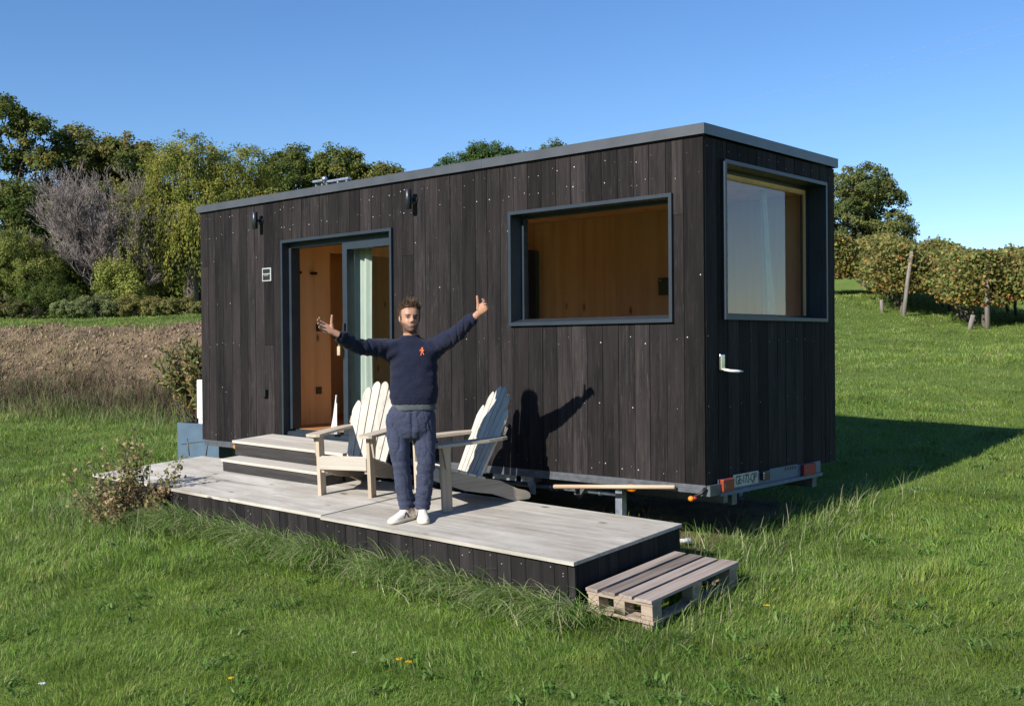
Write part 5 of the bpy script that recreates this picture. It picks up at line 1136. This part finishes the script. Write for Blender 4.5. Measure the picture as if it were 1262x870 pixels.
    C = np.tile(np.array([[0.41, 0.222, 0.150]]), (len(v), 1))
    def paint(wt, c): 
        nonlocal C
        wt = np.clip(wt, 0, 1)[:, None]; C = C*(1-wt)+np.array(c)*wt
    front = (h[:, 1] < 0.02)*head
    beard = front*(1-sstep(0.040, 0.066, h[:, 2] - 0.35*np.maximum(np.abs(h[:, 0])-0.02, 0)*1.6))*(h[:, 1] > -0.14)
    paint(beard*0.9*(0.75+0.35*vnoise(h[:, 0], h[:, 2], 0.006, 5)), (0.075, 0.043, 0.030))
    paint(head*g((0, -0.105, 0.067), (0.026, 0.02, 0.007))*0.85, (0.13, 0.08, 0.05))
    paint(g((0, -0.105, 0.0505), (0.022, 0.02, 0.0055))*0.8, (0.33, 0.13, 0.10))
    paint(g((0, -0.108, 0.0508), (0.02, 0.02, 0.0022)), (0.16, 0.05, 0.04))
    for s in (-1, 1):
        paint(g((s*0.031, -0.09, 0.137), (0.023, 0.03, 0.0068))*1.4, (0.05, 0.03, 0.02))
        paint(g((s*0.031, -0.09, 0.116), (0.019, 0.03, 0.0105))*0.9, (0.13, 0.068, 0.048)); paint(g((s*0.031, -0.09, 0.1165), (0.010, 0.03, 0.007))*1.6, (0.04, 0.03, 0.025)); paint(g((s*0.031, -0.09, 0.1215), (0.014, 0.03, 0.0022)), (0.10, 0.06, 0.045))  # eyes, with socket shadow painted into the skin around them
        paint(g((s*0.045, -0.08, 0.085), (0.016, 0.03, 0.014))*0.35, (0.60, 0.26, 0.19))
    paint(front*sstep(0.0, 0.03, np.abs(h[:, 0])-0.058)*0 , (0, 0, 0))
    body = np_mesh('person', v, F, L, 'skin', None, C, True)
    body.location = PF; body.rotation_euler = (0, 0, math.atan2(0.733, 0.68))
    tag(body, 'bearded man in navy sweatshirt and blue trousers standing with both arms spread wide', 'person')
    # hair: cap and wild tufts
    hm = MB(); cap = [(0.112, 0.079, 0.025, 0.096), (0.14, 0.084, 0.010, 0.103), (0.165, 0.086, -0.025, 0.106), (0.19, 0.083, -0.070, 0.104), (0.212, 0.075, -0.086, 0.093), (0.235, 0.058, -0.066, 0.074), (0.252, 0.032, -0.034, 0.044)]
    hm.rings([(0, (f+b)/2, z, w_, (b-f)/2) for z, w_, f, b in cap], 30, p=2.2); hm.rings([(0, 0.055, 0.03, 0.05, 0.035), (0, 0.058, 0.07, 0.062, 0.040), (0, 0.055, 0.12, 0.073, 0.045), (0, 0.055, 0.16, 0.07, 0.048)], 24)
    for s in (-1, 1): hm.tube([(s*0.073, -0.002, 0.165), (s*0.0735, -0.018, 0.125), (s*0.071, -0.022, 0.092)], [0.016, 0.011, 0.006], 8)
    hv, hF, hL = remesh(hm, 0.006, 2); hn = vnormals(hv, hF, hL)
    sel = rng.choice(len(hv), 4200); P = hv[sel]; nn_ = hn[sel]; N = len(P)
    topw = np.clip((P[:, 2]-0.15)/0.08, 0, 1)[:, None]
    dv = unit(nn_*0.8 + np.array([0.15, 0.25, 0.25]) + rng.normal(0, 0.35, (N, 3)) + topw*np.array([0.1, -0.1, 0.6])); ln_ = (rng.uniform(0.005, 0.014, N)+0.020*topw[:, 0]*rng.uniform(0.1, 1.7, N))[:, None]
    sd = unit(np.cross(dv, rng.normal(0, 1, (N, 3))))*0.0017; bend = unit(rng.normal(0, 1, (N, 3)))*ln_*0.3; P = P - nn_*0.003
    V2 = np.stack([P-sd, P+sd, P+dv*ln_*0.55+bend*0.4+sd*0.8, P+dv*ln_*0.55+bend*0.4-sd*0.8, P+dv*ln_+bend], 1).reshape(-1, 3); i = np.arange(N)[:, None]*5
    F2 = np.concatenate([i, i+1, i+2, i+3, i+3, i+2, i+4], 1).ravel(); L2 = np.tile([4, 3], N)
    HCOL = [(0.055, 0.032, 0.018), (0.085, 0.050, 0.027), (0.04, 0.024, 0.014)]
    A = join_np([(hv, hF, hL, np.tile(np.array([HCOL[0]]), (len(hv), 1))), (V2, F2, L2, np.repeat(pick(HCOL+[(0.15, 0.095, 0.05)], N, 0.25), 5, 0))])
    V = A[0]@np.array(HMAT.to_3x3()).T + np.array(HMAT.translation); np_mesh('hair', V, A[1], A[2], 'hair', body, A[3])
    # sweatshirt
    m = MB()
    m.rings([(0.022, 0, 0.925, 0.170, 0.118), (0.022, 0, 0.935, 0.184, 0.130), (0.022, 0, 0.965, 0.188, 0.134), (0.022, 0.0, 0.985, 0.197, 0.142), (0.022, 0, 1.06, 0.194, 0.140), (0.025, 0, 1.15, 0.186, 0.132), (0.028, 0, 1.25, 0.188, 0.128), (0.024, 0, 1.33, 0.199, 0.120), (0.016, 0.004, 1.39, 0.194, 0.104), (0.008, 0.008, 1.43, 0.160, 0.092), (0.002, 0.010, 1.458, 0.105, 0.078), (-0.002, 0.010, 1.478, 0.072, 0.068)], 36, p=2.3)
    rngf = random.Random(4)
    for A_, c0 in ((AL, 0), (AR, 1)):
        pts = []; rad = []; q_ = [Vector(p) for p in A_]; n_ = 46; tot = [0.16, 0.5, 0.95]
        for i in range(n_+1):
            t = i/n_*3*0.985; k = min(2, int(t)); p = q_[k].lerp(q_[k+1], t-k); pts.append(p)
            base_ = np.interp(t, [0, 0.6, 1.0, 1.6, 2.0, 2.5, 2.85, 2.87, 3.0], [0.105, 0.098, 0.088, 0.076, 0.068, 0.058, 0.052, 0.043, 0.041])
            wr = (0.0035 if t > 0.9 else 0.001)*math.sin(i*1.55+c0)*(0.4+0.6*rngf.random())*(t < 2.82); rad.append((base_+wr, base_*0.95+wr))
        sm_ = [pts[0]]+[(pts[i-1]+pts[i]*2+pts[i+1])/4 for i in range(1, n_)]+[pts[-1]]; m.tube(sm_, rad, 20)
    v, F, L = remesh(m, 0.0075, 9); nr = vnormals(v, F, L)
    arm = sstep(0.2, 0.3, np.abs(v[:, 0]-0.01)); tors = 1-arm
    fold = fbm(v[:, 0]*0.9+v[:, 2]*0.5, v[:, 1], v[:, 2]*1.5-v[:, 0]*0.5, 0.17, 3, 2)*0.010 - 0.010*np.maximum(0, 0.22-np.abs(fbm(v[:, 0]*2.6, v[:, 1]*0.6, v[:, 2]*0.9+v[:, 0]*0.4, 0.16, 13, 1)))/0.22*arm - 0.008*np.maximum(0, 0.2-np.abs(fbm(v[:, 0]*0.7, v[:, 1]*0.5, v[:, 2]*1.7+np.abs(v[:, 0])*0.8, 0.22, 17, 1)))/0.2*tors*sstep(1.25, 1.0, v[:, 2])
    diag = np.sin((v[:, 2]+0.55*np.abs(v[:, 0]-0.02))*62+3*vnoise(v[:, 0], v[:, 2], 0.15, 73))*0.005*np.exp(-((np.abs(v[:, 0]-0.02)-0.17)/0.07)**2)*(v[:, 2] > 1.15)
    hemf = (v[:, 2] > 0.975)*1.0
    ribs = np.where((v[:, 2] < 0.962) & (v[:, 2] > 0.9), np.sin(np.arctan2(v[:, 1], v[:, 0]-0.02)*90)*0.0012, 0)
    v = v + nr*((fold+diag)*hemf+ribs)[:, None]
    np_mesh('sweatshirt', v, F, L, 'sweat', body, None, True)
    sw = body.children[-1]; 
    m = MB(); m.tube([(0, 0, 0), (0, 0, 0.001)], 0.01, 6); 
    # neck ribbing
    nm = MB(); ringp = [(-0.004+0.070*math.cos(a), 0.010-0.005+0.068*math.sin(a), 1.478+0.006*math.sin(a)) for a in np.linspace(0, 2*math.pi, 33)]; nm.tube(ringp, (0.008, 0.012) if False else 0.0095, 8, cap=False); nm.build('neck_rib', ['sweat'], sw)
    # emblem: small striding orange figure, sits on the chest surface
    def chest_y(x, z):
        d2 = (v[:, 0]-x)**2 + (v[:, 2]-z)**2 + (v[:, 1] > -0.02)*10; return float(v[np.argsort(d2)[:6], 1].min())
    m = MB()
    def patch(poly):
        n_ = len(poly); vs = []
        for x, z in poly: y = chest_y(x, z); vs.append((x, y-0.005, z))
        for x, z in poly: y = chest_y(x, z); vs.append((x, y+0.004, z))
        m.add(vs, [tuple(range(n_)), tuple(range(n_, 2*n_))[::-1]]+[(i, (i+1) % n_, n_+(i+1) % n_, n_+i) for i in range(n_)], 0, 0.5)
    ex_, ez = 0.088, 1.355
    E_ = lambda pts: [(ex_+x*0.001, ez+z*0.001) for x, z in pts]
    patch(E_([(-4, 30), (8, 33), (12, 26), (8, 20), (-2, 20)])); patch(E_([(-10, 18), (8, 19), (12, 8), (10, -4), (-6, -2), (-4, 8)]))
    patch(E_([(-6, -3), (2, -3), (-2, -18), (-4, -32), (-11, -32), (-8, -18)])); patch(E_([(3, -4), (10, -5), (14, -16), (19, -22), (17, -29), (9, -22)])); patch(E_([(-10, 18), (-17, 8), (-16, 2), (-10, 6), (-6, 12)])); patch(E_([(8, 18), (18, 10), (19, 4), (13, 4), (9, 10)]))
    m.build('emblem', ['emblem'], sw)
    # t-shirt hem
    m = MB(); m.rings([(0.022, 0, 0.885, 0.182, 0.128), (0.022, 0, 0.905, 0.180, 0.127), (0.022, 0, 0.96, 0.172, 0.12)], 30, p=2.3); v2, F2, L2 = remesh(m, 0.008, 2); n2 = vnormals(v2, F2, L2); v2 += n2*(fbm(v2[:, 0], v2[:, 1], v2[:, 2], 0.1, 5)*0.005)[:, None]; np_mesh('tshirt_hem', v2, F2, L2, 'tshirt', body, None, True)
    # trousers
    m = MB()
    m.rings([(0.005, 0, 0.925, 0.160, 0.110), (0.004, 0, 0.90, 0.174, 0.120), (0.0, 0.002, 0.85, 0.196, 0.130), (-0.002, 0.004, 0.79, 0.206, 0.136), (0.0, 0.004, 0.72, 0.203, 0.132), (0.0, 0.004, 0.665, 0.168, 0.112), (0.0, 0.0, 0.635, 0.07, 0.07)], 34, p=2.25)
    LL = [(-0.108, 0.0, 0.80), (-0.110, -0.004, 0.68), (-0.095, -0.018, 0.56), (-0.080, -0.024, 0.45), (-0.072, -0.012, 0.33), (-0.060, 0.0, 0.22), (-0.050, 0.004, 0.130), (-0.047, 0.004, 0.085)]
    LR = [(0.106, 0.0, 0.80), (0.108, -0.006, 0.68), (0.110, -0.022, 0.56), (0.112, -0.030, 0.45), (0.108, -0.018, 0.33), (0.096, -0.008, 0.22), (0.084, -0.004, 0.125), (0.080, -0.004, 0.078)]
    for Lg, k in ((LL, 0.0), (LR, 1.3)):
        pts = []; rad = []; q_ = [Vector(p) for p in Lg]; n_ = 70; RR = [0.098, 0.099, 0.085, 0.074, 0.072, 0.069, 0.064, 0.058]
        for i in range(n_+1):
            t = i/n_*7*0.9999; j = int(t); p = q_[j].lerp(q_[j+1], t-j); b_ = RR[j]+(RR[j+1]-RR[j])*(t-j)
            wv = 0.0045*math.sin(i*0.95+k)*sstep(4.2, 6.2, np.array(t)) + 0.003*math.sin(i*1.3+k*2)*math.exp(-((t-3)/0.7)**2); pts.append(p); rad.append((b_+wv*0.7, b_*1.02+wv))
        m.tube(pts, rad, 24)
    v, F, L = remesh(m, 0.0075, 3); nr = vnormals(v, F, L)
    low = 1-sstep(0.25, 0.62, v[:, 2])
    r1 = np.abs(fbm(v[:, 0]*0.8, v[:, 1]*0.8, v[:, 2]*2.0+v[:, 0]*0.7, 0.17, 9, 2)); r2 = np.abs(fbm(v[:, 0]*1.6+v[:, 2]*0.25, v[:, 1]*0.5, v[:, 2]*0.55, 0.13, 21, 2))
    fold = -0.007*np.maximum(0, 0.25-r1)/0.25*(0.35+0.65*low) - 0.006*np.maximum(0, 0.25-r2)/0.25*(1-0.6*low) + 0.007*fbm(v[:, 0], v[:, 1], v[:, 2], 0.2, 4, 2)
    cr_ = -0.006*np.exp(-((v[:, 0]-0.004-0.02*(v[:, 2]-0.7))/0.008)**2)*(v[:, 1] < 0)*(v[:, 2] > 0.62)*(v[:, 2] < 0.86)
    pock = 0
    for s in (-1, 1): pock = pock - 0.005*np.exp(-(((np.abs(v[:, 0]-s*0.135) - 0.0) - 0.35*(v[:, 2]-0.80)*-1*1.0)/0.006)**2)*(v[:, 1] < 0)*(v[:, 2] > 0.74)*(v[:, 2] < 0.885)
    v = v + nr*((fold + cr_ + pock))[:, None]; np_mesh('trousers', v, F, L, 'trouser', body, None, True)
    # shoes
    Rz = math.atan2(0.733, 0.68); cz, sz_ = math.cos(Rz), math.sin(Rz)
    def floor_at(x, y): return deck_z(PF.x + x*cz - y*sz_, PF.y + x*sz_ + y*cz) - PF.z
    for (hx, hy, tx, ty) in ((0.012, 0.050, -0.180, -0.135), (0.078, 0.070, 0.093, -0.205)):
        d_ = Vector((tx-hx, ty-hy, 0)); Ls = d_.length; d_.normalize(); s_ = Vector((-d_.y, d_.x, 0)); z0 = floor_at(hx, hy); z1_ = floor_at(tx, ty)
        def Q(t, w_, h_): p = Vector((hx, hy, 0)) + d_*Ls*t + s_*w_; return (p.x, p.y, z0+(z1_-z0)*t+h_)
        secs = [(0.0, 0.022, 0.055, 0.07), (0.04, 0.032, 0.085, 0.095), (0.15, 0.036, 0.098, 0.105), (0.30, 0.037, 0.09, 0.105), (0.42, 0.039, 0.080, 0.098), (0.58, 0.044, 0.062, 0.075), (0.74, 0.047, 0.048, 0.058), (0.88, 0.042, 0.038, 0.046), (0.97, 0.026, 0.03, 0.036), (1.0, 0.012, 0.026, 0.028)]
        um = MB(); vs = []; seg = 20
        for (t, w_, hs, hc) in secs:
            for k in range(seg):
                a = 2*math.pi*k/seg; c, q_ = math.cos(a), math.sin(a); hh_ = hc if q_ > 0 else 0.0
                mid = 0.028; hz = mid + (hc-mid)*abs(q_)**0.8 if q_ > 0 else mid - (mid-0.016)*abs(q_)**0.6
                vs.append(Q(t, w_*math.copysign(abs(c)**0.75, c), hz))
        n_ = len(secs); um.add(vs, [(i*seg+k, i*seg+(k+1) % seg, (i+1)*seg+(k+1) % seg, (i+1)*seg+k) for i in range(n_-1) for k in range(seg)]+[tuple(range(seg))[::-1], tuple((n_-1)*seg+k for k in range(seg))], 0, 0.5, True)
        uo = um.build('shoe', ['shoe'], body)
        sm2 = MB(); vs = []
        for (t, w_, hs, hc) in secs:
            for (ww_, hz) in ((-1, 0.002), (1, 0.002), (1.04, 0.026), (-1.04, 0.026)): vs.append(Q(-0.012+1.024*t, (w_+0.004)*ww_, hz))
        sm2.add(vs, [(i*4+k, i*4+(k+1) % 4, (i+1)*4+(k+1) % 4, (i+1)*4+k) for i in range(n_-1) for k in range(4)]+[(3, 2, 1, 0), tuple((n_-1)*4+k for k in range(4))], 0, 0.5, True); sm2.build('sole', ['sole'], uo)
        st_ = MB()
        for sgn in (-1, 1):
            for (ta, tb, ha, hb) in ((0.34, 0.44, 0.03, 0.072), (0.54, 0.44, 0.03, 0.072)):
                vs = [Q(ta-0.02, sgn*0.0455, ha), Q(ta+0.025, sgn*0.0465, ha), Q(tb+0.025, sgn*0.036, hb), Q(tb-0.02, sgn*0.036, hb)]; i_ = [Vector(q_)-s_*sgn*0.006 for q_ in vs]; st_.add(vs+i_, [(0, 1, 2, 3), (7, 6, 5, 4), (0, 4, 5, 1), (1, 5, 6, 2), (2, 6, 7, 3), (3, 7, 4, 0)], 0, 0.5)
        st_.build('side_stripe', ['black'], uo)
        lc = MB()
        for k in range(4): t = 0.44+k*0.055; hz = float(np.interp(t, [q_[0] for q_ in secs], [q_[3] for q_ in secs])); lc.tube([Q(t, -0.02, hz-0.006), Q(t+0.01, 0, hz+0.002), Q(t, 0.02, hz-0.006)], 0.0025, 6)
        lc.build('lace', ['white'], uo)
    return body
make_person()
